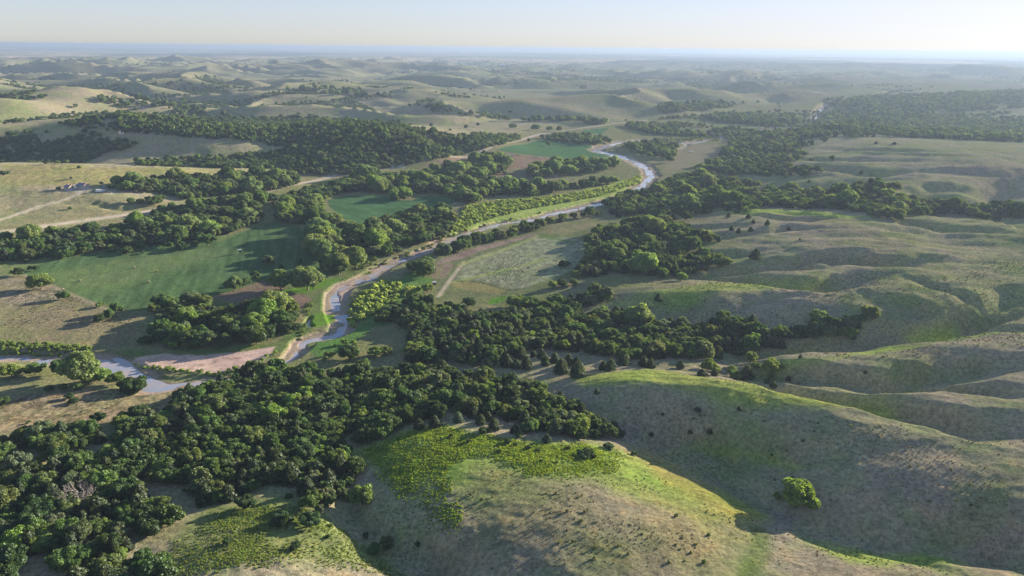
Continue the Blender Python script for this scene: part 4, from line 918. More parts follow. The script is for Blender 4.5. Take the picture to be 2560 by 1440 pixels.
# ------------------------------------------------------------------ trees that stand alone or can be told apart
# kind, pixel of the base, crown width in photo pixels, height factor, tone | what and where
SOLO = """
cotton 1992 1268 84 0.95 yellow|lone spreading bright green tree above the gully in the shaded grass valley
bush 1943 1246 20 1.0 yellow|small bright bush just left of the lone spreading tree
broad 905 1263 56 1.05 yellow|lone rounded bright green tree at the left foot of the sumac slope
broad 936 1382 30 1.1 mid|left of two pointed olive shrubs in the hollow near the bottom edge
broad 965 1374 32 1.35 olive|taller right one of two olive shrubs in the hollow near the bottom edge
broad 914 1345 16 1.1 dark|dark bush up the slope from the two olive shrubs
bush 1043 1365 15 1.0 dark|dark bush in the hollow below the sumac slope
cedar 1048 1071 23 0.9 cedar|round cedar leftmost in the row along the top of the sumac slope
cedar 1087 1066 26 0.9 cedar|second cedar from the left along the top of the sumac slope
cedar 1088 1048 18 0.9 cedar|small cedar behind the second cedar above the sumac slope
cedar 1146 1054 23 1.0 grey|grey-green cedar standing alone above the sumac slope
cedar 1186 1044 26 1.0 cedar|rear cedar of the group of four at the top of the sumac slope
cedar 1202 1060 24 1.1 cedar|front cedar of the group of four at the top of the sumac slope
cedar 1220 1050 20 1.0 cedar|right cedar of the group of four at the top of the sumac slope
cedar 1236 1072 25 0.9 cedar|domed cedar on bare ground in the middle of the sumac slope top
bush 1204 1084 22 1.0 dark|low dark bush beside the domed cedar on the sumac slope
bush 1223 1080 14 1.0 dark|tiny dark bush touching the domed cedar
cedar 1265 1053 12 0.8 cedar|very small cedar in the bare strip under the wood
cedar 1287 1082 23 1.0 cedar|spiky cedar on the reddish ground above the right half of the sumac
bush 1297 1094 16 1.1 olive|olive bush just under the spiky cedar on reddish ground
bush 1313 1083 11 1.0 dark|tiny round bush right of the olive bush
bush 1344 1080 13 0.8 dark|little bush between the reddish ground and the yellow-green young tree
cedar 1312 1061 27 1.15 cedar|tall brownish cedar at the edge of the wood above the reddish ground
broad 1376 1086 28 1.3 yellow|slim yellow-green young tree at the wood's lower edge
cedar 1367 1105 21 0.9 cedar|round cedar below the slim yellow-green tree
bush 1127 1093 11 1.0 dark|small dark bush with a long shadow at the left of the sumac
bush 1171 1107 14 1.0 dark|dark bush in the middle left of the sumac
bush 1268 1108 20 0.9 dark|wide dark bush in the middle of the sumac
bush 1290 1113 11 0.8 mid|small green bush right of the wide dark bush in the sumac
bush 1319 1123 14 0.9 dark|dark bush with a shadow pointing left, centre of the sumac
bush 1248 1132 12 1.0 dark|small dark bush low in the left of the sumac
bush 1347 1128 11 0.9 mid|faint green bush under the round cedar in the sumac
bush 1420 1123 12 0.9 dark|small dark bush left of the widest bush of the slope
bush 1463 1140 42 0.5 dark|widest and darkest bush on the right of the sumac slope
bush 1484 1143 16 0.7 dark|small bush at the right end of the widest bush
bush 1522 1121 27 0.6 dark|low flat dark bush near the reddish top of the slope
bush 1585 1138 16 0.9 dark|dark bush at the right tip of the sumac slope
bush 1353 1154 8 1.0 dark|tiny bush in the lower middle of the sumac
bush 1391 1159 8 1.0 dark|tiny bush in the lower right of the sumac
bush 1690 1292 10 1.0 mid|tiny green bush on the dry brow beside the gully
bush 1760 1408 12 1.0 mid|small bush near the lower end of the dry brow
cedar 1744 1028 16 0.8 cedar|dark cedar in the shade of the big slope, left of a pair
cedar 1848 1025 12 0.8 cedar|dark cedar in the shade of the big slope, right one under the crest
cedar 1725 1083 11 0.8 cedar|small dark cedar low on the shaded slope
cedar 1774 1084 14 0.8 cedar|round dark cedar low on the shaded slope
cedar 1628 1089 12 0.8 cedar|small cedar in deep shade just right of the wood tip
bush 1656 1038 9 0.9 dark|dark bush half way down the shaded slope behind the wood tip
cedar 1492 984 12 0.9 cedar|small cedar on the slope above the long wood
bush 1928 1139 8 1.0 dark|tiny bush on the bright spur above the lone spreading tree
cedar 1303 895 27 1.0 cedar|rearmost cedar of the loose row on the grass shelf
cedar 1334 891 14 0.9 cedar|small cedar between two bigger ones at the back of the shelf
cedar 1354 895 21 1.0 cedar|middle cedar at the back of the grass shelf
cedar 1364 912 23 1.0 cedar|cedar in the middle of the grass shelf with a long shadow
cedar 1387 905 20 1.0 cedar|cedar right beside the middle cedar of the shelf
cedar 1404 931 33 0.95 cedar|large cone-shaped cedar on the grass shelf, left of the largest
cedar 1445 942 34 0.95 cedar|largest cone-shaped cedar at the front of the grass shelf
cedar 1421 912 22 1.15 cedar|slim cedar behind the two large cone-shaped ones
cedar 1441 911 20 1.0 cedar|broad cedar joined to the slim one on the shelf
cedar 1508 924 20 1.0 cedar|left of two joined cedars right of the large cones
cedar 1526 927 25 1.0 cedar|right of two joined cedars right of the large cones
cedar 1559 911 27 1.1 cedar|tall cedar at the edge of the wood above the crest
cedar 1609 915 26 1.0 cedar|left of two grey cedars below the light ridge of trees
cedar 1626 919 21 0.9 cedar|right of two grey cedars below the light ridge of trees
cedar 1700 921 21 1.0 cedar|lone cedar on the crest with a shadow on the bright grass
cedar 1267 915 26 1.0 cedar|dark cedar at the left end of the grass shelf
cedar 1290 920 24 1.0 cedar|second dark cedar at the left end of the grass shelf
cedar 1317 922 26 1.1 cedar|third dark cedar at the left end of the grass shelf
broad 1769 925 32 1.0 yellow|left bright green tree at the mouth of the gully
broad 1784 930 28 0.9 yellow|yellowish tree joined to the right of the bright one at the gully mouth
cedar 1755 939 26 0.7 cedar|low wide cedar below the bright trees of the gully mouth
cedar 1786 939 15 1.0 cedar|small round cedar below the yellowish tree of the gully mouth
broad 1838 949 36 0.9 mid|green tree of the dark clump right of the gully mouth
cedar 1865 948 27 1.1 cedar|cedar at the right of the dark clump by the gully mouth
broad 1828 930 20 0.9 pale|light crown at the back of the dark clump by the gully mouth
broad 1875 908 28 1.15 pale|pale tall tree up the gully, with a yellow one at its foot
broad 1888 921 20 1.0 yellow|yellow-green small tree at the foot of the pale tall tree
broad 1928 932 46 0.85 yellow|wide bright tree farthest up the grassy gully
bush 1926 944 14 1.1 yellow|small yellow bush below the wide bright tree
cedar 1918 958 14 0.9 cedar|small cedar below the yellow bush, left one
cedar 1932 968 17 0.9 cedar|round cedar on the path below the wide bright tree
cedar 1970 951 15 0.8 cedar|dark bush-like cedar at the start of the long bright ridge
cedar 2132 848 14 1.0 cedar|single cedar at the tail of the wooded draw
broad 2044 808 40 1.0 pale|pale crown rising from the far end of the wooded draw
broad 2053 832 34 1.0 pale|second pale crown in front, far end of the wooded draw
broad 2165 795 28 1.5 pale|slender pale tree at the end of the draw
cedar 2001 895 8 1.0 cedar|tiny dark cedar on the rounded slope beyond the gully
cedar 2163 934 9 1.0 cedar|tiny cedar in the shade of the long slope
cedar 1829 576 13 1.0 cedar|largest of the scattered cedars on the pale upper slope
cedar 1876 579 12 1.0 cedar|cedar right of the largest scattered one on the upper slope
cedar 1846 583 11 0.9 cedar|cedar between the two largest of the upper slope
cedar 1883 558 8 1.0 cedar|small cedar high on the pale upper slope
cedar 1918 563 11 1.0 cedar|upper cedar with a long shadow on the pale slope
cedar 1971 575 10 1.0 cedar|rightmost of the scattered cedars on the pale slope
cedar 1999 601 6 1.0 cedar|tiny lone cedar in the wide pasture
cedar 1747 616 13 0.9 cedar|cedar below the spur of wood, left one
cedar 1797 603 11 0.9 cedar|cedar at the tip of the spur of wood
cedar 1821 543 10 1.0 cedar|cedar at the upper edge of the pale slope
cedar 1871 545 12 0.7 cedar|flat cedar at the upper rim near the wood
cedar 1888 647 25 0.9 cedar|dark round cedar in the hollow of the pasture
broad 1814 665 28 1.0 yellow|yellow-green tree at the right tip of the wood under the ridges
cedar 1646 752 17 0.9 cedar|lone round cedar casting a long shadow on the bright knoll
cedar 2152 435 9 1.0 cedar|lone cedar above the upper wood, right one
cedar 2022 457 8 1.0 cedar|lone cedar above the upper wood, left one
broad 2080 401 14 1.0 mid|green tree alone on the flat plateau beyond the wood
broad 2027 406 11 1.0 dark|dark tree by the shed-like bank on the plateau
cedar 2190 360 8 0.8 cedar|left of two cedars on the far edge of the plateau
cedar 2236 361 11 0.6 cedar|right of two cedars on the far edge of the plateau
broad 47 690 27 0.8 dark|dark clump of a tree at the left end of the green field
broad 79 676 15 1.0 dark|left of two small dark trees at the field's left end
broad 92 677 14 1.0 dark|right of two small dark trees at the field's left end
cotton 104 722 50 0.85 yellow|bright spreading tree at the corner of the green field fence
broad 161 749 27 0.9 mid|round green tree on the fence line below the spreading tree
broad 294 784 26 1.2 mid|upright tree at the lower corner of the green field
bush 250 767 20 0.8 yellow|bright low bush on the fence near the field's lower corner
broad 249 807 24 1.0 dark|left dark tree of the pair below the field corner
broad 274 797 26 1.0 mid|right green tree of the pair below the field corner
broad 672 663 30 1.0 grey|grey-green tree alone inside the green field
cotton 586 727 38 1.15 pale|pale cottonwood left of the brown garden plot
broad 616 710 22 1.0 mid|middle green tree in the row above the garden plot
broad 640 700 23 1.0 mid|right green tree in the row above the garden plot
cotton 702 725 45 1.15 pale|left of two tall pale cottonwoods by the bright green grass
cotton 769 725 70 1.0 pale|larger right one of two tall pale cottonwoods by the bright green grass
broad 749 662 15 1.2 mid|small tree above the larger pale cottonwood
broad 704 672 12 1.0 dark|small dark tree at the upper edge of the garden plot
broad 168 641 40 0.9 dark|large dark tree standing out from the wood into the green field
broad 282 628 27 0.8 yellow|yellowish tree by itself at the upper edge of the green field
broad 319 634 27 0.8 mid|low green tree right of the yellowish one at the field edge
bush 358 634 11 0.9 dark|tiny bush in the shadows of the green field's upper edge
broad 348 621 33 0.9 mid|round tree behind the tiny bush at the field edge
broad 420 620 23 0.9 mid|small round tree midway along the field's upper edge
broad 455 625 27 0.95 dark|dark tree right of the small round one on the field edge
broad 487 620 20 1.2 mid|upright green tree near the right end of the field edge row
broad 521 614 43 0.9 mid|big rounded tree where the field edge bends upward
bush 92 649 11 1.0 dark|small bush on the path at the field's left end
bush 67 656 18 0.7 dark|flat bush on the path at the field's left end
cotton 212 956 76 1.05 pale|tallest cottonwood, on the river bank at the left edge
broad 91 936 46 0.85 yellow|bright tree left of the tallest cottonwood
broad 30 943 44 0.9 yellow|leftmost bright tree on the river bank
broad 148 935 37 1.1 mid|upright tree between the bright one and the tallest cottonwood
broad 255 950 40 0.95 yellow|bright tree just right of the tallest cottonwood
broad 292 960 37 1.0 yellow|yellow-green tree right at the river's elbow
broad 336 980 64 0.7 dark|wide dark shrubby tree by the sandy pool
broad 176 996 20 0.9 dark|dark bush on the cracked meadow under the cottonwoods
broad 184 1008 24 0.6 dark|low bush in front of the dark one on the cracked meadow
broad 10 1016 30 1.0 dark|dark tree cut by the left edge above the cracked meadow
broad 124 979 21 0.8 mid|left of three bushes in the cottonwoods' shade
broad 160 975 21 0.8 mid|middle of three bushes in the cottonwoods' shade
broad 193 974 24 0.8 mid|right of three bushes in the cottonwoods' shade
broad 247 1054 31 0.9 dark|dark tree at the upper rim of the lower wood by the meadow
bush 72 1058 11 0.9 mid|tiny green bush alone on the cracked meadow
broad 618 1268 50 0.75 dark|wide olive shrub on the grassy tongue below the wood
bush 705 1312 50 0.7 dark|large low dark shrub on the lower grass
broad 773 1317 46 1.0 dark|tall dark shrub right of the large low one
bush 721 1244 19 0.9 mid|small shrub at the top of the lower grass
bush 741 1372 29 0.8 dark|round dark bush near the bottom edge with a shadow to its left
bush 568 1360 28 0.6 dark|dark low bush in the middle of the lower grass
bush 826 1317 15 0.8 yellow|tiny yellow-green bush on shaded ground right of the tall shrub
bush 820 1345 14 0.8 mid|small green bush on shaded ground below the tiny yellow one
broad 874 897 50 0.9 dark|large dark tree at the left of the grass opening by the river
broad 939 890 31 0.95 yellow|left of two bright trees in the grass opening
broad 964 887 27 0.95 yellow|right of two bright trees in the grass opening
broad 1035 891 50 0.8 yellow|bright wide tree between the opening and the dark wood
broad 1075 905 52 0.75 dark|round dark tree right of the bright wide one
broad 1221 921 37 0.8 grey|grey-green tree at the left of the grass shelf
broad 1177 888 34 0.9 olive|olive tree behind the grey-green one
cedar 1025 844 18 0.9 cedar|lower of two cedars on the opening's right side
cedar 1048 837 18 0.9 cedar|upper of two cedars on the opening's right side
broad 1021 810 28 1.1 yellow|bright upright tree on the upper side of the opening
broad 1411 669 29 0.75 dark|dark round bush alone in the tall grass field
broad 1381 722 22 1.2 yellow|yellow-green tree at the field corner, left of a dark clump
broad 1404 717 27 0.8 dark|dark clump between two bright trees at the field corner
broad 1434 713 21 0.9 yellow|bright tree at the right end of the field corner clump
broad 1297 774 46 1.0 yellow|tall yellow-green tree on the edge of the draw below the mown patch
broad 1068 730 24 1.0 yellow|bright tree at the foot of the farm track
broad 1481 656 30 1.1 yellow|bright yellow-green tree at the front of the upper wood
broad 1172 767 34 0.8 dark|dark tree under the farm track field
broad 115 411 9 1.0 dark|dark tree on the skyline of the farmhouse hill
broad 145 409 10 1.0 pale|left of two pale trees on the skyline of the farmhouse hill
broad 167 409 12 1.0 pale|right of two pale trees on the skyline of the farmhouse hill
bush 197 421 9 1.0 dark|wind-bent dark bush on the bright slope of the farmhouse hill
broad 10 440 24 0.7 dark|dark tree at the left edge of the farmhouse hill
broad 147 474 10 1.0 dark|small tree just left of the farmhouse
broad 254 462 9 1.0 dark|small tree between the farmhouse and the wood
bush 178 448 8 1.0 dark|small bush on the grass above the farmhouse
bush 176 524 10 1.0 mid|small bush between driveway and dirt road
broad 1275 283 9 1.0 dark|lone tree on the far pasture beyond the meadows
broad 1165 322 10 1.0 dark|lone tree on the far yellow meadow
broad 1195 316 10 1.0 dark|tree on the far fence line, left one
broad 1282 322 18 0.9 mid|wide far tree at the middle of the meadow
broad 1338 326 20 0.8 mid|far wide clump tree on the meadow
broad 1373 328 15 1.0 mid|left of the far pair at the meadow's end
broad 1397 329 15 1.0 mid|right of the far pair at the meadow's end
cotton 1750 430 26 1.0 pale|pale tree by the mown meadow below the island clump
broad 1879 430 18 1.0 pale|pale round tree inside the upper wood
broad 1822 520 24 1.0 pale|pale crown at the front of the broad upper wood, left
broad 1985 520 22 1.1 pale|pale crown at the front of the broad upper wood, middle
broad 2060 520 22 1.1 pale|pale crown at the front of the broad upper wood, right
broad 2280 524 30 0.9 pale|pale wide crown in front of the far right wood
"""
BASE_D = {'broad': 9.6, 'cotton': 17.2, 'cedar': 5.0, 'bush': 3.0}
rng = np.random.default_rng(5)
for row in SOLO.strip().split('\n'):
    a, lab = row.split('|'); kind, px_, py_, wpx, hf, tone = a.split(); px_, py_, wpx, hf = float(px_), float(py_), float(wpx), float(hf)
    p = on(px_, py_)[0]; depth = (p - CP) @ cf
    s = wpx * depth / FPX / BASE_D[kind] * 1.06
    grp = {'cedar': 'single cedars on the grass', 'bush': 'single bushes on the grass'}.get(kind, 'trees standing apart')
    tree_obj(kind, int(rng.integers(0, 50)), p, rng.uniform(0, 6.28), (s, s * hf), tint_of(tone, rng), lab, grp)

# ---- scattered trees over the far hills, in the draws
rng = np.random.default_rng(77)
n = 160000
th = np.radians(rng.uniform(-44, 44, n)); rr = np.exp(rng.uniform(math.log(1050), math.log(7500), n))
X = rr * np.sin(th); Y = rr * np.cos(th)
zb = height(X, Y); low = height(X + 60, Y) + height(X - 60, Y) + height(X, Y + 60) + height(X, Y - 60) - 4 * zb
wood = fbm(X / 520, Y / 520, 4, 811)
pr = sstep(0.17, 0.36, wood * 0.9 + 0.012 * low + 0.05 * sstep(3000, 6000, rr)) * 0.85 + 0.003
vI = inside(VALLEY, X, Y); pr = np.where(vI, pr * 0.25, pr)
prot = to_world("850 420 1300 355 1500 310 1750 290 2100 262 2100 250 1300 200 1250 250 900 250 1000 300 1150 335 1230 350", 0, height)
pr = np.where(inside(prot, X, Y), 0.001, pr)
pr = np.where((th > math.radians(15)) & (rr < 1500), 0.0, pr)
k = rng.uniform(0, 1, n) < pr
X, Y, zb = X[k], Y[k], zb[k]; n = len(X); sc = rng.uniform(0.45, 0.95, n) * (1 + 0.3 * sstep(3000, 6000, rr[k]))
tn = np.array([tint_of(rng.choice(['dark', 'mid', 'olive']), rng) for _ in range(n)])
scatter_stuff('far_woods', 'farbroad', np.c_[X, Y, zb], rng.uniform(0, 6.28, n), np.c_[sc, sc, sc * 0.95], tn, rng.integers(0, 5, n))
print('far trees', n, time.time() - T0)

# ---- willow, sumac, tufts
def thicket(name, kind, polys, sp, s0, s1, tones, seed, thin=None, edge=0):
    rng = np.random.default_rng(seed); PS = []
    for s in polys:
        PG = to_world(s, 0.6, height); X, Y = poisson(PG, sp, rng, 0.5)
        if edge:
            dE, _ = seg_dist(PG, X, Y, closed=True); kk = dE + 0.6 * edge * fbm(X / edge, Y / edge, 2, 78) > rng.uniform(0, 1, len(X)) ** 1.5 * edge; X, Y = X[kk], Y[kk]
        if thin is not None:
            kk = rng.uniform(0, 1, len(X)) < thin(X, Y); X, Y = X[kk], Y[kk]
        PS.append(np.c_[X, Y, height(X, Y) - 0.05])
    P = np.concatenate(PS); P = P[(P[:, 2] > -0.02)]; n = len(P); sc = rng.uniform(s0, s1, n)
    tb = np.array([np.array(tones[rng.integers(len(tones))]) * rng.uniform(0.8, 1.2) for _ in range(n)])
    scatter_stuff(name, kind, P, rng.uniform(0, 6.28, n), np.c_[sc, sc, sc * rng.uniform(0.8, 1.3, n)], tb, rng.integers(0, 50, n)); print(name, n)
thicket('willow_thicket', 'bush', ["1125 580 1150 545 1165 515 1250 505 1400 490 1540 465 1600 440 1602 458 1500 490 1400 508 1300 526 1200 555 1130 585 1100 598",
     "895 745 955 702 1000 712 1008 735 960 772 925 790 880 825 868 795 880 762", "1005 725 1020 715 1050 728 1040 735 1010 742"], 3.4, 0.8, 1.5, [(0.30, 0.39, 0.10), (0.34, 0.42, 0.11), (0.22, 0.31, 0.09)], 51)
thicket('river_willows', 'bush', ["-60 852 100 856 200 862 240 872 235 888 150 890 0 886 -60 884", "330 914 400 924 460 930 540 940 600 924 690 885 700 872 640 902 540 931 440 920", "745 850 770 800 760 770 790 745 780 760 768 810 755 860"], 2.0, 0.3, 0.75, [(0.24, 0.33, 0.08), (0.16, 0.24, 0.06)], 57)
thicket('bank_scrub', 'bush', ["900 640 960 650 1040 630 1110 590 1120 600 1060 628 960 668 900 690", "790 890 830 860 870 850 900 860 850 890 800 905", "455 972 520 950 590 935 640 920 600 940 500 965", "1560 352 1680 345 1800 342 1800 352 1690 352 1580 368 1555 372", "1090 600 1130 585 1220 560 1320 540 1400 520 1330 535 1200 570 1110 605"], 6.0, 0.6, 1.3, [(0.18, 0.25, 0.06), (0.12, 0.17, 0.05)], 52)
S1 = "900 1121 991 1084 1119 1061 1219 1081 1354 1101 1488 1104 1582 1138 1539 1178 1465 1198 1320 1195 1263 1161 1186 1141 1135 1168 1145 1222 1162 1296 1162 1363 1085 1330 1038 1289 984 1245 934 1195 907 1161"
thicket('sumac_thicket', 'tuft', [S1], 0.5, 0.3, 0.6, [(0.26, 0.36, 0.05), (0.18, 0.29, 0.04), (0.30, 0.37, 0.06)], 53, lambda x, y: 0.8 + 0.8 * fbm(x / 9, y / 9, 2, 4), edge=6)
S2 = "416 1346 504 1279 638 1255 739 1240 800 1280 880 1330 960 1395 1040 1450 413 1450"
thicket('low_sumac', 'tuft', [S2], 0.62, 0.28, 0.58, [(0.18, 0.27, 0.045), (0.22, 0.27, 0.06)], 54, lambda x, y: 0.6 + 0.9 * fbm(x / 11, y / 11, 2, 5), edge=3.5)
thicket('grass_tussocks', 'tuft', ["900 1130 1160 1150 1600 1150 1900 1300 1900 1460 1050 1460 900 1300", "1480 980 1700 940 2050 990 2560 1080 2560 1460 1950 1460 1900 1290 1600 1100"], 1.8, 0.2, 0.5, [(0.16, 0.15, 0.09), (0.12, 0.13, 0.065), (0.20, 0.165, 0.11), (0.06, 0.075, 0.03)], 55, lambda x, y: 0.25 + 1.3 * fbm(x / 16, y / 16, 2, 6))
thicket('pasture_tussocks', 'tuft', ["1560 700 2080 700 2560 640 2560 900 1900 940 1700 780 1500 770", "0 700 130 720 330 790 330 860 0 850", "0 1000 400 975 430 1000 200 1060 0 1080", "1160 668 1330 600 1470 602 1475 640 1300 715 1200 700"], 2.6, 0.35, 0.8, [(0.15, 0.14, 0.08), (0.10, 0.12, 0.055), (0.18, 0.16, 0.10)], 56, lambda x, y: 0.2 + 1.2 * fbm(x / 30, y / 30, 2, 7))
thicket('sage_bushes', 'tuft', ["1600 985 1900 1010 2250 1085 2500 1120 2500 1300 2100 1280 1850 1180 1650 1060", "1550 740 1750 755 2050 700 2350 760 2250 850 1950 800 1750 790 1550 775", "1180 1215 1600 1215 1850 1300 1800 1440 1150 1440"], 5.0, 0.5, 1.1, [(0.16, 0.17, 0.09), (0.10, 0.13, 0.05), (0.20, 0.20, 0.12)], 58, lambda x, y: 0.15 + 1.4 * fbm(x / 22, y / 22, 2, 61))
print('thickets', time.time() - T0)

import bmesh
# ------------------------------------------------------------------ farm buildings, vehicles, bales, blinds, fences
M_WALL = plain('pale_siding', (0.42, 0.40, 0.38), 0.8, 0.06); M_ROOF = plain('slate_blue_roof', (0.16, 0.17, 0.23), 0.7, 0.12); M_TRIM = plain('rust_trim', (0.50, 0.24, 0.12), 0.7, 0.1)
M_GLASS = plain('dark_glass', (0.03, 0.04, 0.05), 0.15, 0.1); M_WHITE = plain('white_paint', (0.80, 0.80, 0.78), 0.4, 0.04); M_TYRE = plain('tyre_rubber', (0.03, 0.03, 0.03), 0.8)
M_BLUE = plain('blue_grey_paint', (0.22, 0.30, 0.40), 0.35, 0.05); M_RED = plain('red_paint', (0.42, 0.10, 0.07), 0.5, 0.1); M_WOOD = plain('weathered_wood', (0.20, 0.165, 0.12), 0.9, 0.25); M_DARK = plain('dark_panel', (0.06, 0.055, 0.05), 0.8, 0.2)
M_HAY = plain('hay', (0.34, 0.27, 0.16), 0.95, 0.25, 6.0); M_METAL = plain('galvanised_metal', (0.45, 0.46, 0.47), 0.45, 0.1, 3, 0.4); M_CONC = plain('concrete_slab', (0.48, 0.46, 0.42), 0.9, 0.1)
def box(c, sz, bev=0.0, rot=0.0):
    bm = bmesh.new(); bmesh.ops.create_cube(bm, size=1.0)
    for v in bm.verts: v.co = Vector((v.co.x * sz[0], v.co.y * sz[1], v.co.z * sz[2]))
    if bev: bmesh.ops.bevel(bm, geom=bm.edges[:], offset=bev, segments=2, affect='EDGES')
    for v in bm.verts:
        x, y = v.co.x, v.co.y; v.co.x = x * math.cos(rot) - y * math.sin(rot) + c[0]; v.co.y = x * math.sin(rot) + y * math.cos(rot) + c[1]; v.co.z += c[2]
    return bm
def cyl(p0, p1, r, k=16):
    v, f = tube([p0, p1], [r, r], k); bm = bmesh.new(); vs = [bm.verts.new(q) for q in v]
    for q in f: bm.faces.new([vs[i] for i in q])
    bm.faces.new(vs[:k][::-1]); bm.faces.new(vs[k:]); return bm
def verts_bm(V, F):
    bm = bmesh.new(); vs = [bm.verts.new(v) for v in V]
    for f in F: bm.faces.new([vs[i] for i in f])
    bmesh.ops.recalc_face_normals(bm, faces=bm.faces[:]); return bm
def part(name, bms, mat, parent):
    if not isinstance(bms, list): bms = [bms]
    me = bpy.data.meshes.new(name); bm = bmesh.new()
    for b in bms:
        t = bpy.data.meshes.new('t'); b.to_mesh(t); b.free(); bm.from_mesh(t); bpy.data.meshes.remove(t)
    bm.to_mesh(me); bm.free(); me.materials.append(mat)
    return link(bpy.data.objects.new(name, me), parent)
def thing(name, label, cat, px_, py_, rz=0.0, group=None, dz=0.0, sc=1.0):
    p = on(px_, py_)[0]; e = bpy.data.objects.new(name, None); SC.collection.objects.link(e)
    e.location = (p[0], p[1], p[2] + dz); e.rotation_euler = (0, 0, rz); e.scale = (sc,) * 3; e['label'] = label; e['category'] = cat
    if group: e['group'] = group
    return e
def gable_house(name, label, px_, py_, Lx, Wy, hw, hr, rz, porch=False):
    e = thing(name, label, 'house', px_, py_, rz)
    e.scale = (0.85,) * 3
    part('foundation', box((0, 0, -0.6), (Lx + 0.1, Wy + 0.1, 1.8)), M_CONC, e)
    a, b = Lx / 2, Wy / 2
    V = [(-a, -b, 0.3), (a, -b, 0.3), (a, b, 0.3), (-a, b, 0.3), (-a, -b, hw), (a, -b, hw), (a, b, hw), (-a, b, hw), (-a, 0, hr), (a, 0, hr)]
    wall = part('wall', verts_bm(V, [(0, 1, 5, 4), (2, 3, 7, 6), (1, 2, 6, 9, 5), (3, 0, 4, 8, 7)]), M_WALL, e)
    o = 0.45; sl = (hr - hw) / b; t = 0.18
    rp = []
    for sgn in (-1, 1):
        y0, z0 = sgn * (b + o), hw - sl * o + 0.06; zr = hr + 0.06
        Vr = [(-a - o, y0, z0), (a + o, y0, z0), (a + o, 0, zr), (-a - o, 0, zr), (-a - o, y0, z0 + t), (a + o, y0, z0 + t), (a + o, 0, zr + t), (-a - o, 0, zr + t)]
        rp.append(verts_bm(Vr, [(0, 1, 2, 3), (4, 5, 6, 7), (0, 1, 5, 4), (1, 2, 6, 5), (2, 3, 7, 6), (3, 0, 4, 7)]))
    roof = part('roof', rp, M_ROOF, e)
    part('chimney', box((-a * 0.4, 0.6, hr + 0.3), (0.7, 0.7, 1.3)), M_TRIM, roof)
    for x in (-a - o - 0.04, a + o + 0.04):
        tb = []
        for sgn in (-1, 1):
            y0, z0 = sgn * (b + o), hw - sl * o + 0.06
            Vt = [(x - 0.05, y0, z0 - 0.14), (x + 0.05, y0, z0 - 0.14), (x + 0.05, 0, hr - 0.08), (x - 0.05, 0, hr - 0.08), (x - 0.05, y0, z0 + 0.26), (x + 0.05, y0, z0 + 0.26), (x + 0.05, 0, hr + 0.32), (x - 0.05, 0, hr + 0.32)]
            tb.append(verts_bm(Vt, [(0, 1, 2, 3), (4, 5, 6, 7), (0, 1, 5, 4), (1, 2, 6, 5), (2, 3, 7, 6), (3, 0, 4, 7)]))
        part('gable_trim', tb, M_TRIM, e)
    n = max(2, int(Lx // 2.6))
    for i in range(n):
        x = -a + (i + 0.5) * Lx / n
        if i == n // 2:
            d = part('door', box((x, -b - 0.04, 1.35), (1.0, 0.08, 2.1)), M_TRIM, e); part('handle', box((x + 0.35, -b - 0.12, 1.35), (0.08, 0.08, 0.14)), M_METAL, d)
        else:
            w = part('window', box((x, -b - 0.03, 1.9), (1.1, 0.06, 1.1)), M_WHITE, e); part('pane', box((x, -b - 0.07, 1.9), (0.9, 0.04, 0.9)), M_GLASS, w)
    for y in (-b * 0.45, b * 0.45):
        w = part('window', box((a + 0.03, y, 1.9), (0.06, 1.0, 1.1)), M_WHITE, e); part('pane', box((a + 0.07, y, 1.9), (0.04, 0.8, 0.9)), M_GLASS, w)
    return e
HR = math.radians(-22)
gable_house('farmhouse', 'left and smaller of two joined pale farm buildings with dark blue roof', 174, 473, 7.5, 6.5, 2.9, 4.9, HR)
gable_house('farmhouse', 'right and larger pale farm building with dark blue roof at the top of the driveway', 209, 470, 10.5, 7.5, 3.3, 5.7, HR)
e = thing('breezeway', 'low white-gabled porch linking the two farm buildings', 'porch', 191, 472, HR)
for x in (-2.2, 2.2):
    for y in (-1.6, 1.6): part('post', box((x, y, 1.2), (0.18, 0.18, 2.6)), M_WHITE, e)
part('roof', verts_bm([(-2.6, -2, 2.5), (2.6, -2, 2.5), (2.6, 2, 2.5), (-2.6, 2, 2.5), (0, -2, 4.0), (0, 2, 4.0)], [(0, 1, 2, 3), (0, 1, 4), (2, 3, 5), (0, 4, 5, 3), (1, 2, 5, 4)]), M_ROOF, e)
part('gable', verts_bm([(-2.6, -2.06, 2.5), (2.6, -2.06, 2.5), (0, -2.06, 4.1), (-2.6, -2.0, 2.5), (2.6, -2.0, 2.5), (0, -2.0, 4.1)], [(0, 1, 2), (3, 4, 5), (0, 1, 4, 3), (1, 2, 5, 4), (2, 0, 3, 5)]), M_WHITE, e)
part('floor', box((0, 0, 0.1), (5.0, 4.0, 0.3)), M_CONC, e)
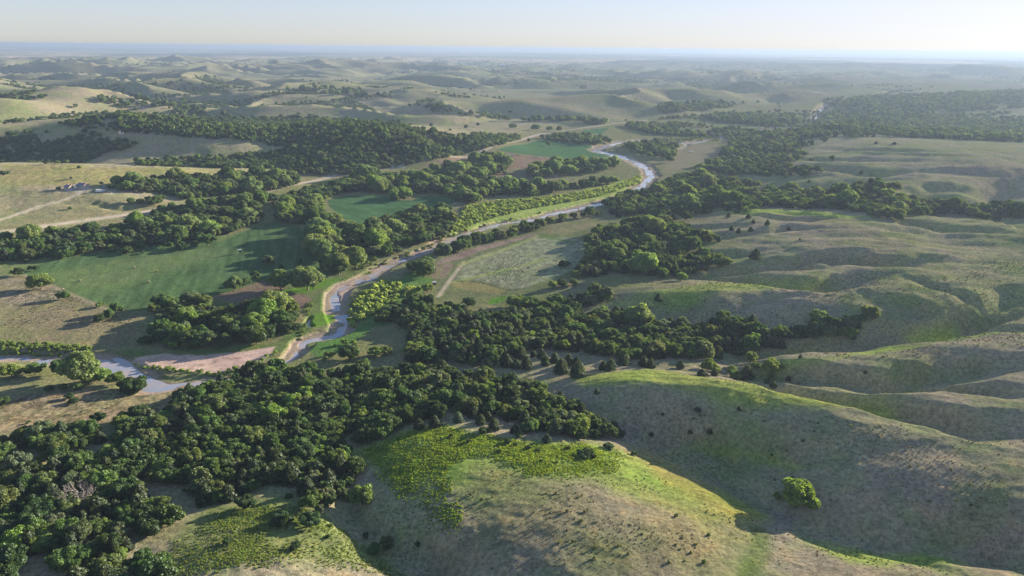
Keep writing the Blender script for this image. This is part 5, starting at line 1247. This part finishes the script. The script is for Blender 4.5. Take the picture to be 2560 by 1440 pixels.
def vehicle(name, label, cat, px_, py_, rz, mat, kind='pickup', sc=1.0):
    e = thing(name, label, cat, px_, py_, rz, sc=sc)
    if kind == 'pickup':
        pts = [(-2.6, 0.5), (2.6, 0.5), (2.65, 1.0), (1.3, 1.15), (0.7, 1.8), (-0.6, 1.85), (-0.75, 1.1), (-2.6, 1.1)]
    elif kind == 'van':
        pts = [(-2.6, 0.45), (2.5, 0.45), (2.6, 1.1), (2.1, 1.3), (1.6, 2.2), (-2.5, 2.3), (-2.62, 1.2)]
    else:
        pts = [(-2.3, 0.45), (2.3, 0.45), (2.35, 0.95), (1.2, 1.05), (0.6, 1.5), (-1.2, 1.5), (-1.9, 1.1), (-2.35, 1.0)]
    n = len(pts); V = [(x, -0.92, z) for x, z in pts] + [(x, 0.92, z) for x, z in pts]
    part('body', verts_bm(V, [tuple(range(n)), tuple(range(n, 2 * n))] + [(i, (i + 1) % n, (i + 1) % n + n, i + n) for i in range(n)]), mat, e)
    top = max(z for _, z in pts)
    part('side_window', [box((0.1, -0.94, top - 0.32), (1.2, 0.04, 0.36)), box((0.1, 0.94, top - 0.32), (1.2, 0.04, 0.36))], M_GLASS, e)
    part('windscreen', box((1.05 if kind != 'van' else 1.92, 0, top - 0.38), (0.12, 1.5, 0.4)), M_GLASS, e)
    for x in (-1.6, 1.6):
        for y in (-0.86, 0.86):
            w = part('wheel', cyl((x, y - 0.13, 0.38), (x, y + 0.13, 0.38), 0.38), M_TYRE, e); part('rim', cyl((x, y - 0.14, 0.38), (x, y + 0.14, 0.38), 0.2), M_METAL, w)
    return e
vehicle('parked_van', 'white van parked on the gravel right of the farm buildings', 'van', 249, 480, 0.3, M_WHITE, 'van', 1.1)
vehicle('parked_car', 'blue-grey car parked behind the white van near the wood', 'car', 257, 469, -0.2, M_BLUE, 'car')
vehicle('pickup_truck', 'blue-grey pickup in the middle of the brown field', 'truck', 1279, 391, 0.1, M_BLUE, 'pickup', 1.35)
vehicle('parked_pickup', 'white pickup standing in the mown meadow beyond the river', 'truck', 1727, 381, 0.2, M_WHITE, 'pickup', 1.3)
e = thing('flatbed_trailer', 'low flatbed trailer loaded with boards beside the white van', 'trailer', 266, 481, 0.2)
part('bed', box((0, 0, 0.8), (5.2, 2.0, 0.15)), M_METAL, e); part('hitch', box((3.2, 0, 0.7), (1.4, 0.15, 0.15)), M_METAL, e)
for k in range(5): part('board', box((-0.3, -0.8 + k * 0.4, 0.98 + 0.05 * (k % 2)), (4.4, 0.3, 0.16)), M_WOOD, e)
for y in (-0.95, 0.95): part('wheel', cyl((-0.3, y - 0.1, 0.38), (-0.3, y + 0.1, 0.38), 0.38), M_TYRE, e)
e = thing('stock_tank', 'white round tank on the gravel among the parked things', 'tank', 259, 478)
part('shell', cyl((0, 0, 0), (0, 0, 1.8), 1.1), M_WHITE, e); part('lid', cyl((0, 0, 1.8), (0, 0, 1.95), 0.5), M_METAL, e)
def shed(label, px_, py_, rz, w, h, mat, roofm):
    e = thing('shed', label, 'shed', px_, py_, rz)
    part('wall', box((0, 0, h / 2 - 0.3), (w, w * 0.7, h + 0.6)), mat, e); part('door', box((0, -w * 0.35 - 0.04, 1.0), (1.1, 0.08, 1.9)), M_DARK, e)
    b = w * 0.35 + 0.3; a = w / 2 + 0.3
    part('roof', verts_bm([(-a, -b, h), (a, -b, h), (a, b, h), (-a, b, h), (-a, 0, h + w * 0.22), (a, 0, h + w * 0.22)], [(0, 1, 2, 3), (0, 1, 5, 4), (2, 3, 4, 5), (1, 2, 5), (3, 0, 4)]), roofm, e)
shed('small white shed with red gable end on the shaded ridge crest', 305, 334, 0.3, 6, 3.2, M_WHITE, M_RED)
shed('tiny pale barn on the far skyline hills', 1256, 165, 0.1, 26, 9, M_WHITE, M_WHITE)
def blind(label, px_, py_, hleg, w, sc=1.0, roofm=None):
    e = thing('hunting_blind', label, 'blind', px_, py_, 0.4, sc=sc)
    for x in (-w / 2, w / 2):
        for y in (-w / 2, w / 2): part('leg', box((x, y, hleg / 2 - 0.1), (0.16, 0.16, hleg + 0.2)), M_WOOD, e)
    c = part('cabin', box((0, 0, hleg + 0.8), (w + 0.3, w + 0.3, 1.6)), M_DARK, e); part('shutter', box((0, -w / 2 - 0.18, hleg + 1.0), (w * 0.7, 0.06, 0.4)), M_GLASS, c)
    part('roof', box((0, 0, hleg + 1.68), (w + 0.9, w + 0.9, 0.14)), roofm or M_METAL, e)
blind('raised hunting blind with white roof in the green field', 601, 635, 1.8, 1.6, 0.95)
blind('dark hunting blind by the foot of the farm track', 1086, 713, 0.6, 1.6)
for px_, py_, lab in ((336, 671, 'round hay bale highest up in the green field'), (392, 680, 'round hay bale nearest the middle of the green field'), (372, 707, 'round hay bale lowest in the middle of the green field'), (200, 704, 'round hay bale at the left of the green field'), (158, 726, 'pale round hay bale beside the fence tree')):
    e = thing('hay_bale', lab, 'hay bale', px_, py_, 0.5, 'round hay bales in the green field', sc=0.85)
    part('roll', cyl((0, -0.75, 0.72), (0, 0.75, 0.72), 0.78, 20), M_HAY, e)
    part('wrap', [cyl((0, y, 0.72), (0, y + 0.05, 0.72), 0.795, 20) for y in (-0.5, -0.02, 0.45)], M_WOOD, e)
def fence(label, s, gap):
    P = W2(s); d = np.r_[0, np.cumsum(np.hypot(*np.diff(P, axis=0).T))]; n = int(d[-1] / gap) + 1
    t = np.linspace(0, d[-1], n); X = np.interp(t, d, P[:, 0]); Y = np.interp(t, d, P[:, 1]); Zz = height(X, Y)
    e = bpy.data.objects.new('wire_fence', None); SC.collection.objects.link(e); e.location = (X[0], Y[0], Zz[0]); e['label'] = label; e['category'] = 'fence'
    me = None
    for x, y, z in zip(X, Y, Zz):
        if me is None:
            o = part('post', box((0, 0, 0.55), (0.16, 0.16, 1.5)), M_WOOD, e); me = o.data
        else: o = link(bpy.data.objects.new('post', me), e)
        o.location = (x - X[0], y - Y[0], z - Zz[0])
    for hgt in (0.5, 0.85, 1.2):
        v, f = tube(np.c_[X - X[0], Y - Y[0], Zz - Zz[0] + hgt], np.full(n, 0.02), 4); w = link(bpy.data.objects.new('wire', np_mesh('wire', v, f, M_METAL)), e)
fence('wire fence on posts along the lower left edge of the green field', "62 690 104 706 134 718 165 733 205 750 240 765 270 778 300 785", 5.0)
fence('wire fence on posts between the brown field and the green strip', "1246 380 1330 392 1428 401", 9.0)
# bare grey tree in the lower wood
p = on(207, 1262)[0]
e = bpy.data.objects.new('dead_tree', None); SC.collection.objects.link(e); e.location = p; e['label'] = 'bare grey dead tree with fan of leafless branches in the lower left wood'; e['category'] = 'tree'
rng = np.random.default_rng(3)
def grow(b, d, Ln, r, lev, out):
    pts = [b]; q = b.copy(); dd_ = d.copy()
    for i in range(3):
        dd_ = dd_ + rng.normal(0, 0.12, 3); dd_ /= np.linalg.norm(dd_); q = q + dd_ * Ln / 3; pts.append(q.copy())
    out.append((lev, tube(pts, [r, r * 0.85, r * 0.7, r * 0.5], 5)))
    if lev < 6:
        for k in range(3 if lev < 4 else 2):
            nd = dd_ + rng.normal(0, 0.42, 3) + np.array([0, 0, 0.15]); nd /= np.linalg.norm(nd); grow(q, nd, Ln * rng.uniform(0.62, 0.82), r * 0.55, lev + 1, out)
out = []; grow(np.array([0, 0, -0.4]), np.array([0, 0, 1.0]), 2.6, 0.34, 0, out)
for k in range(3): grow(np.array([0, 0, 1.6]), np.array([math.cos(k * 2.1), math.sin(k * 2.1), 0.9]), 2.6, 0.22, 1, out)
v, f = join([g for l, g in out if l == 0]); link(bpy.data.objects.new('trunk', mesh_mixed('trunk', v, f, M_DEAD)), e)
for l, g in out:
    if l in (1, 2): link(bpy.data.objects.new('branch', mesh_mixed('branch', g[0], g[1], M_DEAD)), e)
v, f = join([g for l, g in out if l > 2]); tw = link(bpy.data.objects.new('twigs', mesh_mixed('twigs', v, f, M_DEAD)), e); tw['kind'] = 'stuff' 

# ------------------------------------------------------------------ haze
import bmesh
bm = bmesh.new(); bmesh.ops.create_cube(bm, size=1.0)
for v in bm.verts: v.co = (v.co.x * 160000, v.co.y * 160000, -80 if v.co.z < 0 else 156)
me = bpy.data.meshes.new('haze'); bm.to_mesh(me); bm.free()
m = bpy.data.materials.new('haze_air'); m.use_nodes = True; nt = m.node_tree; nt.nodes.clear()
pv = nt.nodes.new('ShaderNodeVolumePrincipled'); om = nt.nodes.new('ShaderNodeOutputMaterial')
pv.inputs['Color'].default_value = (0.30, 0.395, 0.545, 1); pv.inputs['Density'].default_value = HAZE; pv.inputs['Anisotropy'].default_value = 0.22
nt.links.new(pv.outputs[0], om.inputs['Volume']); me.materials.append(m)
o = link(bpy.data.objects.new('haze', me)); o['kind'] = 'stuff'
print('script done', time.time() - T0, 'minZ', Z.min(), 'maxZ', Z.max())
